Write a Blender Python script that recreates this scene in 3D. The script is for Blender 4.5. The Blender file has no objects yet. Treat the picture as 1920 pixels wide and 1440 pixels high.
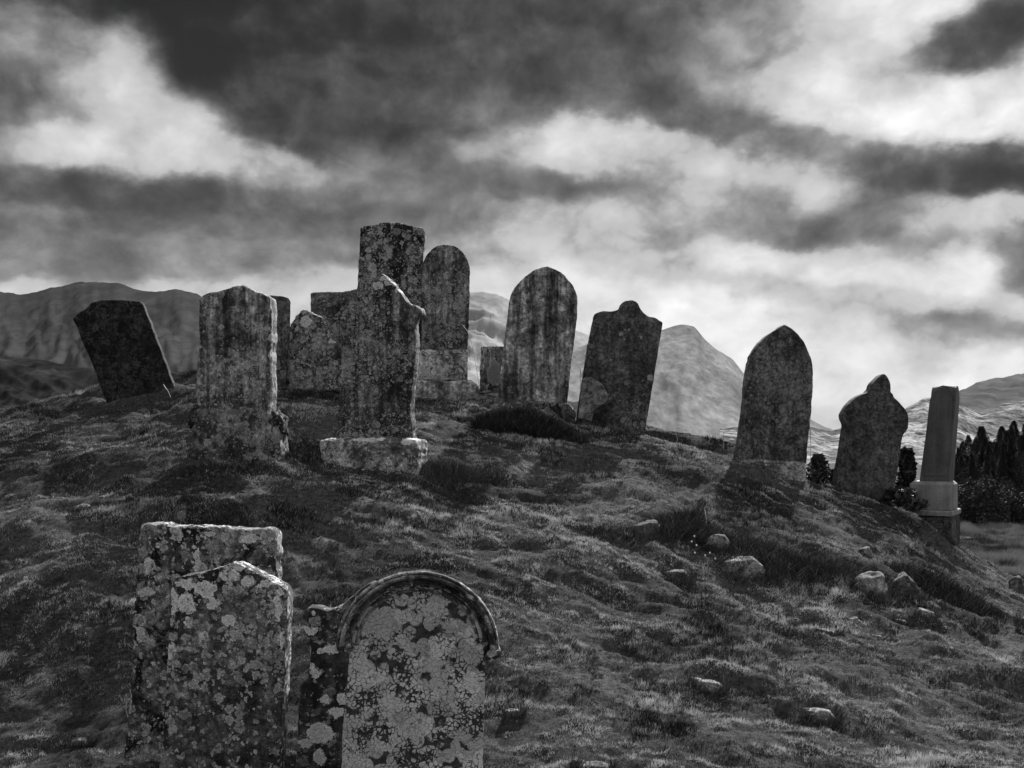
import bpy, bmesh, math, random
import numpy as np
from mathutils import Vector, Matrix
R = math.radians
random.seed(7); rng = np.random.default_rng(11)
scene = bpy.context.scene
col = scene.collection
F = 2059.0                    # focal length in photo pixels (1920 wide)
HZ = 815.0                    # photo row of the horizon

# ------------------------------------------------------------------ camera
cd = bpy.data.cameras.new('camera'); cam = bpy.data.objects.new('camera', cd); col.objects.link(cam)
cam.location = (0, 0, 0); cam.rotation_euler = (R(90), 0, 0)
cd.shift_y = (HZ-720)/1920; cd.sensor_width = 36; cd.lens = 36*F/1920; cd.clip_start = .05; cd.clip_end = 60000
scene.camera = cam
# ------------------------------------------------------------------ view, sun
scene.view_settings.view_transform = 'Standard'; scene.view_settings.look = 'None'
scene.view_settings.exposure = 1.12; scene.view_settings.gamma = 1
SUN_DIR = Vector((0.33, 0.80, 0.72)).normalized()
sd = bpy.data.lights.new('sun', 'SUN'); sd.energy = 5.0; sd.angle = R(1.2); sd.color = (1, 1, 1)
sun = bpy.data.objects.new('sun', sd); col.objects.link(sun)
sun.rotation_euler = SUN_DIR.to_track_quat('Z', 'Y').to_euler()
SUN_EL = math.asin(SUN_DIR.z); SUN_AZ = math.atan2(SUN_DIR.x, SUN_DIR.y)

# ------------------------------------------------------------------ node helper
class NT:
    def __init__(s, tree): s.t = tree; s.n = tree.nodes; s.l = tree.links
    def new(s, kind, **kw):
        nd = s.n.new(kind)
        for k, v in kw.items(): setattr(nd, k, v)
        return nd
    def put(s, sock, v):
        if hasattr(v, 'is_linked') or isinstance(v, bpy.types.NodeSocket): s.l.new(v, sock)
        else: sock.default_value = v
    def math(s, op, a, b=None, c=None, clamp=False):
        nd = s.new('ShaderNodeMath', operation=op, use_clamp=clamp)
        s.put(nd.inputs[0], a)
        if b is not None: s.put(nd.inputs[1], b)
        if c is not None: s.put(nd.inputs[2], c)
        return nd.outputs[0]
    def vmath(s, op, a, b=None, scale=None):
        nd = s.new('ShaderNodeVectorMath', operation=op)
        s.put(nd.inputs[0], a)
        if b is not None: s.put(nd.inputs[1], b)
        if scale is not None: s.put(nd.inputs['Scale'], scale)
        return nd.outputs['Value'] if op in ('DOT_PRODUCT', 'LENGTH', 'DISTANCE') else nd.outputs[0]
    def noise(s, vec, scale, detail=4, rough=.55, dist=0, color=False):
        nd = s.new('ShaderNodeTexNoise')
        s.put(nd.inputs['Vector'], vec); nd.inputs['Scale'].default_value = scale
        nd.inputs['Detail'].default_value = detail; nd.inputs['Roughness'].default_value = rough
        nd.inputs['Distortion'].default_value = dist
        return nd.outputs['Color' if color else 'Fac']
    def vor(s, vec, scale, feature='F1', rand=1):
        nd = s.new('ShaderNodeTexVoronoi', feature=feature)
        s.put(nd.inputs['Vector'], vec); nd.inputs['Scale'].default_value = scale
        nd.inputs['Randomness'].default_value = rand
        return nd
    def mapr(s, v, a, b, c=0., d=1., smooth=True):
        nd = s.new('ShaderNodeMapRange', interpolation_type='SMOOTHSTEP' if smooth else 'LINEAR')
        s.put(nd.inputs['Value'], v)
        for k, x in (('From Min', a), ('From Max', b), ('To Min', c), ('To Max', d)): s.put(nd.inputs[k], x)
        return nd.outputs[0]
    def fmix(s, f, a, b):
        nd = s.new('ShaderNodeMix', data_type='FLOAT')
        s.put(nd.inputs[0], f); s.put(nd.inputs[2], a); s.put(nd.inputs[3], b)
        return nd.outputs[0]
    def scalevec(s, v, sx, sy, sz): return s.vmath('MULTIPLY', v, (sx, sy, sz))

# ------------------------------------------------------------------ sky: clouds over a Nishita sky
def build_world():
    w = bpy.data.worlds.new('World'); scene.world = w; w.use_nodes = True
    nt = NT(w.node_tree); nt.n.clear()
    out = nt.new('ShaderNodeOutputWorld'); bg = nt.new('ShaderNodeBackground')
    sky = nt.new('ShaderNodeTexSky'); sky.sky_type = 'NISHITA'; sky.sun_disc = False
    sky.sun_elevation = SUN_EL; sky.sun_rotation = SUN_AZ
    bw = nt.new('ShaderNodeRGBToBW'); nt.l.new(sky.outputs[0], bw.inputs[0])
    tc = nt.new('ShaderNodeTexCoord'); sx = nt.new('ShaderNodeSeparateXYZ')
    nt.l.new(tc.outputs['Generated'], sx.inputs[0])
    az = nt.math('ARCTAN2', sx.outputs[0], sx.outputs[1]); el = nt.math('ARCSINE', sx.outputs[2])
    cx = nt.new('ShaderNodeCombineXYZ'); nt.l.new(az, cx.inputs[0]); nt.l.new(el, cx.inputs[1])
    p = cx.outputs[0]
    # clouds drift in long banks: stretch sideways, then warp the whole map with turbulence
    ps = nt.scalevec(p, 1, 1.45, 1)
    w1 = nt.vmath('SUBTRACT', nt.noise(ps, 7, 3, .5, color=True), (.5, .5, .5))
    w2 = nt.vmath('SUBTRACT', nt.noise(nt.vmath('ADD', ps, (3, 7, 1)), 24, 6, .58, color=True), (.5, .5, .5))
    wp = nt.vmath('ADD', p, nt.vmath('MULTIPLY', w1, (.085, .045, 0)))
    wp = nt.vmath('ADD', wp, nt.vmath('MULTIPLY', w2, (.034, .030, 0)))
    # (photo x, y, half-width, half-height, turn, brightness, weight)
    B = [
     (300,-20,330,55,4,.10,2.2),(60,120,80,60,0,.46,1),(20,200,60,50,0,.30,1),(215,115,70,60,30,.72,1.2),(300,175,75,45,30,.80,1.3),
     (130,265,110,26,5,.80,1.4),(280,285,170,26,5,.72,1.2),(470,300,140,24,2,.60,1),(365,100,60,70,40,.13,1.4),(550,110,130,90,15,.24,1.4),
     (720,40,200,70,0,.27,1.3),(980,60,230,70,0,.25,1.3),(1180,60,130,70,0,.30,1),(640,210,170,45,8,.24,1.6),(860,170,160,50,0,.36,1.1),(1060,150,160,40,0,.34,1.1),
     (80,350,230,32,2,.30,1.4),(350,365,170,36,3,.27,1.4),(600,350,140,24,0,.42,1),(250,420,300,16,0,.34,1.4),(120,400,150,12,0,.46,1),(90,480,200,32,0,.42,2),
     (420,480,260,30,0,.45,2),(600,540,150,26,0,.70,1.2),(380,548,90,16,0,.66,1.),(20,540,50,12,0,.72,1.),(230,515,150,12,0,.46,1),
     (1090,262,95,34,0,.78,1.5),(1190,300,45,35,0,.66,1.1),(900,290,110,26,0,.52,1),(1000,350,170,22,2,.36,1.5),(760,300,80,30,0,.34,1),
     (830,420,170,24,0,.40,1),(1150,400,140,24,0,.62,1.2),(960,460,180,26,0,.66,1.2),(760,480,120,30,0,.50,1),
     (1290,190,110,32,12,.27,1.5),(1450,235,130,24,14,.30,1.5),(1640,300,140,26,12,.26,1.7),(1830,350,120,24,6,.17,1.9),(1920,330,60,30,0,.20,1.3),
     (1450,40,110,55,0,.44,1.2),(1360,110,80,50,0,.58,1.1),(1520,130,90,55,20,.76,1.2),(1600,40,80,60,0,.90,1.3),(1620,170,90,55,0,.98,1.6),(1770,220,140,40,5,1.0,2.0),
     (1910,170,60,50,0,.90,1.2),(1770,85,95,34,-18,.24,3.0),(1870,40,40,55,0,.34,2.0),(1720,-10,60,30,0,.95,1.2),
     (1400,285,130,26,5,.76,1.5),(1270,280,60,26,0,.64,1.1),(1500,330,90,30,20,.70,1.3),(1330,360,110,30,0,.60,1.1),(1480,390,80,36,10,.46,1.1),(1640,415,120,38,5,.34,1.8),
     (1760,400,30,40,0,.80,1.1),(1850,400,80,18,0,.88,1.3),(1890,490,35,40,0,.36,2.2),(1820,520,40,40,0,.92,1.3),(1340,480,130,20,0,.84,1.4),(1540,480,90,22,0,.84,1.4),
     (1180,500,110,18,0,.66,1),(1420,530,120,20,8,.64,1.3),(1600,560,180,16,8,.60,1.5),(1810,615,110,20,8,.40,1.9),(1640,620,120,18,8,.62,1.2),(1700,520,70,16,8,.80,1.1),
     (1130,570,120,35,0,.90,1.3),(1330,640,110,60,10,.95,1.2),(940,530,90,25,0,.84,1.3),(1780,575,110,14,8,.80,1.1),(1570,690,130,60,0,.92,1.3),(1740,665,40,26,0,.58,1.5),(1840,670,80,24,0,.84,1.3),
     (1220,440,90,20,0,.56,1),(500,435,200,14,0,.40,1),(50,30,60,26,0,.50,1.2),
    ]
    acc = None; cnt = 0
    for (x, y, a, b, rot, v, wt) in B:
        u = (x-960)/F; az0 = math.atan(u); el0 = math.atan((HZ-y)/F*math.cos(az0))
        mp = nt.new('ShaderNodeMapping', vector_type='TEXTURE'); nt.l.new(wp, mp.inputs[0])
        mp.inputs['Location'].default_value = (az0, el0, 0); mp.inputs['Rotation'].default_value = (0, 0, R(-rot))
        mp.inputs['Scale'].default_value = (a/F, b/F, 1)
        q = nt.vmath('DOT_PRODUCT', mp.outputs[0], mp.outputs[0])
        e = nt.math('POWER', .45, q)
        nd = nt.new('ShaderNodeVectorMath', operation='MULTIPLY_ADD'); nt.l.new(e, nd.inputs[0]); nd.inputs[1].default_value = (wt*v, wt, 0)
        if acc is not None: nt.l.new(acc, nd.inputs[2])
        acc = nd.outputs[0]; cnt += 1
        if cnt % 20 == 0:                      # keeps the shader's stack short: the next batch waits for this one
            nd = nt.new('ShaderNodeVectorMath', operation='MULTIPLY_ADD'); nt.l.new(acc, nd.inputs[0]); nd.inputs[1].default_value = (1e-9,)*3
            nt.l.new(wp, nd.inputs[2]); wp = nd.outputs[0]
    sp = nt.new('ShaderNodeSeparateXYZ'); nt.l.new(acc, sp.inputs[0]); num, den = sp.outputs[0], sp.outputs[1]
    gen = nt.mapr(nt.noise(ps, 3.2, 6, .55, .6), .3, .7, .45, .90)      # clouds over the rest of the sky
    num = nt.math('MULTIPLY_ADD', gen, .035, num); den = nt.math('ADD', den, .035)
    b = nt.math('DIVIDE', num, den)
    # billows: soft light-and-dark lumps inside the banks
    n1 = nt.math('SUBTRACT', nt.noise(nt.vmath('ADD', ps, (1, 2, 3)), 16, 7, .52, .35), .5)
    n2 = nt.math('SUBTRACT', nt.noise(nt.vmath('ADD', p, nt.vmath('SCALE', w1, scale=.06)), 34, 6, .6, 0), .5)
    vo = nt.new('ShaderNodeTexVoronoi', feature='F1'); vo.inputs['Scale'].default_value = 15; vo.inputs['Detail'].default_value = 2.5; vo.inputs['Roughness'].default_value = .55
    vo.normalize = True
    nt.l.new(nt.vmath('ADD', ps, nt.vmath('SCALE', w2, scale=.05)), vo.inputs['Vector'])
    puff = nt.math('SUBTRACT', .36, vo.outputs['Distance'])
    puff = nt.math('MULTIPLY', puff, nt.mapr(b, .3, .7, .25, .8))
    b = nt.math('MULTIPLY_ADD', n1, .34, b); b = nt.math('MULTIPLY_ADD', n2, .24, b); b = nt.math('ADD', b, puff)
    b = nt.math('MULTIPLY_ADD', b, 1.32, -.135)
    b = nt.math('MINIMUM', b, nt.math('MULTIPLY_ADD', b, .45, .40))
    b = nt.math('MAXIMUM', b, .07); b = nt.math('MINIMUM', b, 1.0)
    lin = nt.math('POWER', b, 2.2)
    lin = nt.math('MULTIPLY', lin, CLOUD_GAIN)
    thin = nt.math('MULTIPLY', bw.outputs[0], .05)
    fin = nt.fmix(.985, thin, lin)
    cc = nt.new('ShaderNodeCombineColor')
    for i in range(3): nt.l.new(fin, cc.inputs[i])
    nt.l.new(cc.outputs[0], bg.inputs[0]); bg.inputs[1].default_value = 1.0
    nt.l.new(bg.outputs[0], out.inputs[0])
    w.cycles.sampling_method = 'MANUAL'; w.cycles.sample_map_resolution = 512
CLOUD_GAIN = .465
build_world()
scene.cycles.max_bounces = 5; scene.cycles.diffuse_bounces = 3; scene.cycles.volume_bounces = 0

# ------------------------------------------------------------------ object helpers
def tag(o, label=None, cat=None, group=None, kind=None):
    if label: o['label'] = label
    if cat: o['category'] = cat
    if group: o['group'] = group
    if kind: o['kind'] = kind
    return o
def empty(name, loc, rz=0):
    o = bpy.data.objects.new(name, None); col.objects.link(o); o.location = loc; o.rotation_euler = (0, 0, rz)
    o.empty_display_size = .2
    return o
def link(name, me, mat=None, parent=None, loc=(0, 0, 0), rz=0, smooth=False):
    o = bpy.data.objects.new(name, me); col.objects.link(o)
    if mat: me.materials.append(mat)
    if parent: o.parent = parent
    o.location = loc; o.rotation_euler = (0, 0, rz)
    if smooth: me.polygons.foreach_set('use_smooth', np.ones(len(me.polygons), bool))
    return o
def np_mesh(name, verts, faces, attr=None):
    """verts (n,3), faces (m,k) with one k"""
    me = bpy.data.meshes.new(name); verts = np.asarray(verts, np.float32); faces = np.asarray(faces, np.int32)
    n, (m, k) = len(verts), faces.shape
    me.vertices.add(n); me.vertices.foreach_set('co', verts.ravel())
    me.loops.add(m*k); me.loops.foreach_set('vertex_index', faces.ravel())
    me.polygons.add(m); me.polygons.foreach_set('loop_start', np.arange(0, m*k, k, dtype=np.int32))
    me.update(calc_edges=True)
    if attr is not None:
        a = me.attributes.new('tone', 'FLOAT', 'POINT'); a.data.foreach_set('value', np.asarray(attr, np.float32))
    return me
def hash2(ix, iy, seed):
    h = (ix.astype(np.int64)*374761393 + iy.astype(np.int64)*668265263 + seed*1442695041) & 0xffffffff
    h = ((h ^ (h >> 13))*1274126177) & 0xffffffff
    return ((h ^ (h >> 16)) & 0xffffff)/float(0xffffff)
def vnoise(x, y, seed=0):
    ix = np.floor(x); iy = np.floor(y); fx = x-ix; fy = y-iy
    fx = fx*fx*fx*(fx*(fx*6-15)+10); fy = fy*fy*fy*(fy*(fy*6-15)+10)
    a = hash2(ix, iy, seed); b = hash2(ix+1, iy, seed); c = hash2(ix, iy+1, seed); d = hash2(ix+1, iy+1, seed)
    return (a*(1-fx)+b*fx)*(1-fy)+(c*(1-fx)+d*fx)*fy
def fbm(x, y, oct=4, seed=0, rough=.5):
    v = 0; a = 1; t = 0
    for i in range(oct):
        v = v+a*vnoise(x, y, seed+i*17); t += a; a *= rough
        x, y = x*1.97*.8+y*1.97*.6+13.7, -x*1.97*.6+y*1.97*.8+5.1
    return v/t
def sstep(a, b, x):
    t = np.clip((x-a)/(b-a), 0, 1); return t*t*(3-2*t)
def PX(px, py, d): return ((px-960)/F*d, d, (HZ-py)/F*d)

# ------------------------------------------------------------------ ground height
CP = []
def prof(px, pts):
    for py, d in pts: CP.append(PX(px, py, d))
def wz(px, d, z): CP.append(((px-960)/F*d, d, z+.046*d))
prof(-250, [(1440,6.6),(1200,8),(1000,9.3),(860,11),(815,12.5)]); wz(-250,16,-1.9); wz(-250,22,-3.0)
prof(0, [(1440,6.4),(1200,7.7),(1000,9),(860,10.6),(800,12.),(776,13.)]); wz(0,16,-1.6); wz(0,22,-3.0)
prof(200, [(1440,6.2),(1200,7.5),(1000,8.8),(850,10.4),(768,11.9),(738,12.6)]); wz(200,16,-.95); wz(200,22,-2.8)
prof(450, [(1440,6),(1200,7.4),(1000,8.6),(865,9.8),(775,11.2),(712,12.5),(703,13.2)]); wz(450,16,-.75); wz(450,22,-2.7)
prof(700, [(1440,5.9),(1200,7.3),(1000,8.7),(893,9.9),(790,11.3),(738,12.8)]); wz(700,16,-.85); wz(700,22,-2.8)
prof(960, [(1440,5.9),(1200,7.4),(1000,9),(865,10.8),(795,11.8),(755,12.8)]); wz(960,16,-1.0); wz(960,22,-3.0)
prof(1250, [(1440,6),(1200,7.6),(1050,8.8),(950,9.8),(865,11.1),(825,12.2)]); wz(1250,16,-1.7); wz(1250,22,-3.6)
prof(1480, [(1440,6.1),(1200,7.8),(1090,8.9),(1000,9.8),(915,11.1),(882,12.1)]); wz(1480,16,-2.2); wz(1480,22,-4)
prof(1680, [(1440,6.2),(1250,7.6),(1120,8.9),(1020,10.4),(950,12.)]); wz(1680,16,-2.8); wz(1680,22,-4.4)
prof(1860, [(1440,6.3),(1260,7.7),(1165,9.1),(1110,10.6),(1070,12)]); wz(1860,16,-3.6); wz(1860,22,-4.9)
prof(2120, [(1440,6.4),(1270,8.1),(1200,10),(1170,12)]); wz(2120,16,-4.1); wz(2120,22,-5.3)
CP += [(0,0,-1.7),(-3,0,-1.9),(3,0,-1.8),(0,3,-1.86),(-2.5,3,-1.95),(2.5,3,-1.9),(-1.2,5.2,-1.86),(0.2,5.2,-1.76),(-6,3,-1.95),(6,3,-2.15),(0,-4,-1.8),(-8,-2,-2.2),(8,-2,-2.4),(-11,8,-1.8),(11,8,-3.8)]
CP = np.array(CP)
def _tps(r2): return .5*r2*np.log(np.maximum(r2, 1e-9))
_c = CP[:, :2]; _n = len(_c)
_K = _tps(((_c[:, None]-_c[None])**2).sum(-1)) + np.eye(_n)*.15
_P = np.c_[np.ones(_n), _c]
_A = np.block([[_K, _P], [_P.T, np.zeros((3, 3))]])
_W = np.linalg.solve(_A, np.r_[CP[:, 2], 0, 0, 0])
def tps(x, y):
    o = np.empty(x.shape)
    xf, yf = x.ravel(), y.ravel(); of = o.ravel()
    for i in range(0, xf.size, 60000):
        xx, yy = xf[i:i+60000], yf[i:i+60000]
        r2 = (xx[:, None]-_c[:, 0])**2+(yy[:, None]-_c[:, 1])**2
        of[i:i+60000] = _tps(r2)@_W[:_n]+_W[_n]+_W[_n+1]*xx+_W[_n+2]*yy
    return of.reshape(x.shape)
def far_z(x, y):
    r = np.hypot(x, y)
    z = np.interp(r, [0, 18, 28, 40, 60, 100, 400, 12000], [-2.6, -3.1, -3.8, -4.6, -5.4, -6.4, -8, -8])
    return z + (fbm(x/14, y/14, 3, 5)-.5)*1.2*sstep(20, 40, r)*(1-sstep(200, 500, r))
# explicit humps: (photo x, y, depth-ish found by ray, half sizes in m across/along, height, turn)
HUMPS = []
def H(x, y, fine=True):
    x = np.asarray(x, float); y = np.asarray(y, float)
    r = np.hypot(x*.9, y-7)
    k = 1-sstep(13, 22, r)
    z = np.array(far_z(x, y))
    m = k > 0
    if m.any():
        z[m] = z[m]*(1-k[m])+tps(x[m], y[m])*k[m]
    a = 1-sstep(16, 30, r)
    if fine:
        # wind-combed tussocks: ridges drawn out from upper left to lower right
        xr = x*.93-y*.36; yr = x*.36+y*.93
        wob = fbm(x*.7, y*.7, 3, 3)*1.6
        t1 = fbm(xr*.85+wob, yr*2.3+wob, 4, 21, .5)
        t2 = fbm(xr*2.9, yr*7.+wob*2, 4, 41, .6)
        t3 = fbm(x*9, y*11, 3, 61, .6)
        rid = 1-np.abs(2*fbm(xr*.55+4, yr*1.35+wob*.6, 3, 81)-1)*2.2
        q = (t1-.5)*.24+(t2-.5)*.105+(t3-.5)*.035+np.clip(rid, 0, 1)*.04
        z = z+q*a+(fbm(x*6, y*14, 3, 91, .6)-.5)*.03*a
        for (hx, hy, sa, sb, hh, c, s) in HUMPS:
            dx = x-hx; dy = y-hy
            z = z+hh*np.exp(-(((dx*c+dy*s)/sa)**2+((-dx*s+dy*c)/sb)**2))
    return z
def ray_ground(px, py, lo=4.5, hi=15., fine=True):
    d = np.linspace(lo, hi, 700); u = (px-960)/F; v = (HZ-py)/F
    g = H(u*d, d, fine)-v*d
    i = np.argmax(g >= 0)
    if g[i] < 0: i = int(np.argmax(g))
    return d[i]
def hump(px, py, sa, sb, hh, turn=0):
    d = ray_ground(px, py, fine=False)
    HUMPS.append(((px-960)/F*d, d, sa, sb, hh*(.6 if hh > 0 and px not in (985, 1735) else 1), math.cos(R(turn)), math.sin(R(turn))))
for h in [(1462,908,.5,.3,-.09,-10),(1735,1015,.4,.2,.17,-14),(985,800,.46,.18,.22,-4),(370,975,.5,.22,.20,-6),(480,985,.45,.2,.12,-20),(560,960,.5,.22,.12,-15),(200,870,1.1,.3,.14,0),(690,935,.6,.25,.10,-4),(800,1065,.9,.22,.12,-18),
          (980,760,.45,.22,.10,0),(1150,1060,.9,.2,.10,12),(1290,1000,.45,.28,.22,-10),(1400,1050,.5,.25,.14,-10),(1580,1060,.6,.3,.14,-12),(1650,1150,.5,.3,.14,-8),(1760,1110,.5,.3,.16,-14),
          (1450,1200,.9,.22,.12,-8),(1340,1290,.5,.2,.13,-12),(1560,1345,.55,.2,.14,-12),(1200,1400,.8,.2,.10,-10),(1750,1300,.8,.2,.10,-8),(300,840,.6,.2,.1,0),(100,1100,.6,.22,.10,5),(60,1300,.6,.22,.10,5)]:
    hump(*h)

# ------------------------------------------------------------------ materials
def new_mat(name):
    m = bpy.data.materials.new(name); m.use_nodes = True
    nt = NT(m.node_tree); bs = nt.n['Principled BSDF']
    bs.inputs['Roughness'].default_value = .9; bs.inputs['Specular IOR Level'].default_value = .18
    return m, nt, bs
def set_grey(nt, bs, v):
    cc = nt.new('ShaderNodeCombineColor')
    for i in range(3): nt.put(cc.inputs[i], v)
    nt.l.new(cc.outputs[0], bs.inputs['Base Color'])
def bump(nt, bs, h, strength, dist):
    b = nt.new('ShaderNodeBump'); b.inputs['Strength'].default_value = strength; b.inputs['Distance'].default_value = dist
    nt.put(b.inputs['Height'], h); nt.l.new(b.outputs[0], bs.inputs['Normal'])

def stone_mat(name, dark=.05, mid=.16, light=.42, cover=.35, cell=14., small=45., streak=.3, moss=.3, seed=0., spots=(), spotcol=.5, grain=.25, lowlight=0., ragged=False):
    m, nt, bs = new_mat(name)
    tc = nt.new('ShaderNodeTexCoord'); p = nt.vmath('ADD', tc.outputs['Object'], (seed, seed*1.7, seed*.6))
    n_big = nt.noise(p, 3.0, 5, .6, .4); n_mid = nt.noise(p, 11, 6, .65); n_fin = nt.noise(p, 70, 5, .7)
    c = nt.fmix(nt.mapr(n_big, .36, .64), dark, mid)
    c = nt.math('MULTIPLY', c, nt.mapr(n_mid, .3, .7, .5, 1.6))
    c = nt.math('MULTIPLY', c, nt.mapr(nt.noise(p, 31, 5, .7, .3), .36, .64, .5, 1.75))
    # vertical run-off stains
    st = nt.noise(nt.scalevec(p, 16, 16, 1.3), 1, 5, .6, .3)
    c = nt.math('MULTIPLY', c, nt.mapr(st, .38, .62, 1-streak, 1+streak*1.4))
    mo = nt.mapr(nt.noise(p, 9, 8, .75, .8), .58-.2*moss, .66-.16*moss)       # black moss / algae
    c = nt.fmix(nt.math('MULTIPLY', mo, min(1., moss*2)), c, dark*.4)
    # lichen rosettes, two sizes, only in some cells, ragged rims
    wv = nt.vmath('SUBTRACT', nt.noise(p, 40, 4, .6, color=True), (.5, .5, .5))
    pw = nt.vmath('ADD', p, nt.vmath('SCALE', wv, scale=.055))
    gate = nt.mapr(nt.noise(p, 2.3, 3, .5), .3, .68, -.35, .35)
    def ros(scale, cov, r):
        v = nt.vor(pw, scale); sc = nt.new('ShaderNodeSeparateColor'); nt.l.new(v.outputs['Color'], sc.inputs[0])
        g = nt.math('LESS_THAN', nt.math('ADD', sc.outputs[0], gate), cov)
        rr = nt.math('MULTIPLY_ADD', sc.outputs[1], r*.7, r*.4)
        disc = nt.mapr(v.outputs['Distance'], nt.math('MULTIPLY', rr, .8), rr, 1., 0.)
        rim = nt.mapr(v.outputs['Distance'], nt.math('MULTIPLY', rr, .35), nt.math('MULTIPLY', rr, .85), .62, 1.)
        return nt.math('MULTIPLY', disc, g), nt.math('MULTIPLY', rim, nt.mapr(sc.outputs[2], 0., 1., .45, 1.1, False))
    m1, b1 = ros(cell, cover, .68); m2, b2 = ros(small, cover*1.1, .55); m3, b3 = ros(cell*.5, cover*.35, .45)
    rag = nt.mapr(nt.noise(p, 48, 6, .75), .36, .48); m1 = nt.math('MULTIPLY', m1, rag)
    fin = nt.mapr(n_fin, .3, .7, .6, 1.25)
    c = nt.fmix(nt.math('MULTIPLY', m2, .92), c, nt.math('MULTIPLY', nt.math('MULTIPLY', b2, light*1.0), fin))
    c = nt.fmix(nt.math('MULTIPLY', m1, .85), c, nt.math('MULTIPLY', nt.math('MULTIPLY', b1, light*.85), fin))
    c = nt.fmix(nt.math('MULTIPLY', m3, .75), c, nt.math('MULTIPLY', nt.math('MULTIPLY', b3, light*.8), fin))
    hgt = nt.math('ADD', nt.math('MULTIPLY', n_mid, .6), nt.math('MULTIPLY_ADD', n_fin, grain, nt.math('MULTIPLY', m1, .12)))
    # large crustose patches, and painted edge highlights, at set places on this stone
    if spots:
        acc = None
        obj_p = tc.outputs['Object']
        ww = nt.vmath('ADD', nt.vmath('SCALE', nt.vmath('SUBTRACT', nt.noise(p, 17, 5, .65, color=True), (.5, .5, .5)), scale=.085), obj_p)
        ww = nt.vmath('ADD', nt.vmath('SCALE', nt.vmath('SUBTRACT', nt.noise(p, 60, 4, .7, color=True), (.5, .5, .5)), scale=.035), ww)
        for (sx, sz, ra, rb) in spots:
            q = nt.vmath('MULTIPLY', nt.vmath('SUBTRACT', ww, (sx, 0, sz)), (1/ra, 0, 1/rb))
            k = nt.vmath('LENGTH', q)
            acc = k if acc is None else nt.math('MINIMUM', acc, k)
        sm = nt.mapr(acc, .9, 1.02, 1., 0.)
        if ragged: sm = nt.math('MULTIPLY', sm, nt.mapr(nt.noise(p, 34, 6, .75), .34, .46))
        rimm = nt.mapr(acc, .6, .98, .82, 1.12)
        sv = nt.math('MULTIPLY', nt.math('MULTIPLY', spotcol, rimm), nt.mapr(nt.noise(p, 60, 5, .7), .3, .7, .72, 1.2))
        c = nt.fmix(sm, c, sv); hgt = nt.math('MULTIPLY_ADD', sm, .3, hgt)
    # crystalline speckle
    sp = nt.mapr(nt.noise(p, 130, 4, .85), .3, .7, .38, 1.75)
    c = nt.math('MULTIPLY', c, sp)
    c = nt.math('MINIMUM', c, .8)
    set_grey(nt, bs, c); bump(nt, bs, hgt, .9, .012)
    return m

def crust_mat(name, seed=0., spots=(), stone=.035, crust=.24):
    """stone face nearly covered by pale map lichen split by dark cracks"""
    m, nt, bs = new_mat(name)
    tc = nt.new('ShaderNodeTexCoord'); p = nt.vmath('ADD', tc.outputs['Object'], (seed, seed, seed))
    wv = nt.vmath('SUBTRACT', nt.noise(p, 22, 5, .65, color=True), (.5, .5, .5))
    pw = nt.vmath('ADD', p, nt.vmath('SCALE', wv, scale=.05))
    e1 = nt.vor(pw, 9, 'DISTANCE_TO_EDGE').outputs['Distance']
    e2 = nt.vor(pw, 42, 'DISTANCE_TO_EDGE').outputs['Distance']
    n = nt.noise(p, 5.5, 4, .6, .5)
    def lobes(v, sc, a, b_):
        d_ = nt.vor(v, sc).outputs['Distance']; th_ = nt.mapr(n, .3, .7, a, b_, False)
        return nt.mapr(d_, nt.math('SUBTRACT', th_, .05), th_, 1., 0.)
    pf_ = nt.vmath('ADD', p, nt.vmath('SCALE', wv, scale=.028))
    cov = nt.math('MAXIMUM', lobes(pf_, 8.5, .74, .56), lobes(nt.vmath('ADD', pf_, (.3, .1, .7)), 15, .66, .5))
    k1 = nt.mapr(e1, .0, .02, .85, 1.)
    thr2 = nt.mapr(nt.noise(p, 6, 5, .65), .46, .70, -.02, .26)
    k2 = nt.mapr(e2, thr2, nt.math('ADD', thr2, .06))
    cov = nt.math('MULTIPLY', nt.math('MULTIPLY', cov, k1), k2)
    cellc = nt.new('ShaderNodeSeparateColor'); nt.l.new(nt.vor(pw, 9).outputs['Color'], cellc.inputs[0])
    tone = nt.math('MULTIPLY', nt.mapr(cellc.outputs[0], 0, 1, .72, 1.2, False), nt.mapr(nt.noise(p, 110, 4, .75), .3, .7, .72, 1.25))
    base = nt.math('MULTIPLY', nt.mapr(nt.noise(p, 30, 5, .7), .3, .7, .4, 1.9), stone)
    c = nt.fmix(cov, base, nt.math('MULTIPLY', tone, crust))
    set_grey(nt, bs, c)
    bump(nt, bs, nt.math('ADD', nt.math('MULTIPLY', cov, .6), nt.math('MULTIPLY', nt.noise(p, 90, 4, .7), .35)), .8, .008)
    return m

def granite_mat(name, v=.17):
    m, nt, bs = new_mat(name); tc = nt.new('ShaderNodeTexCoord'); p = tc.outputs['Object']
    c = nt.math('MULTIPLY', nt.mapr(nt.noise(p, 160, 4, .85), .3, .7, .45, 1.6), v)
    c = nt.math('MULTIPLY', c, nt.mapr(nt.noise(p, 3, 5, .6), .3, .7, .7, 1.2))
    c = nt.math('MULTIPLY', c, nt.mapr(nt.noise(nt.scalevec(p, 14, 14, 1.2), 1, 4, .6), .35, .65, .8, 1.12))
    set_grey(nt, bs, c); bs.inputs['Roughness'].default_value = .7; bump(nt, bs, nt.noise(p, 90, 4, .7), .5, .004)
    return m

def attr_mat(name, a, b, rough=.85, trans=0.):
    m, nt, bs = new_mat(name)
    at = nt.new('ShaderNodeAttribute', attribute_name='tone')
    set_grey(nt, bs, nt.fmix(at.outputs['Fac'], a, b)); bs.inputs['Roughness'].default_value = rough
    return m

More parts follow.
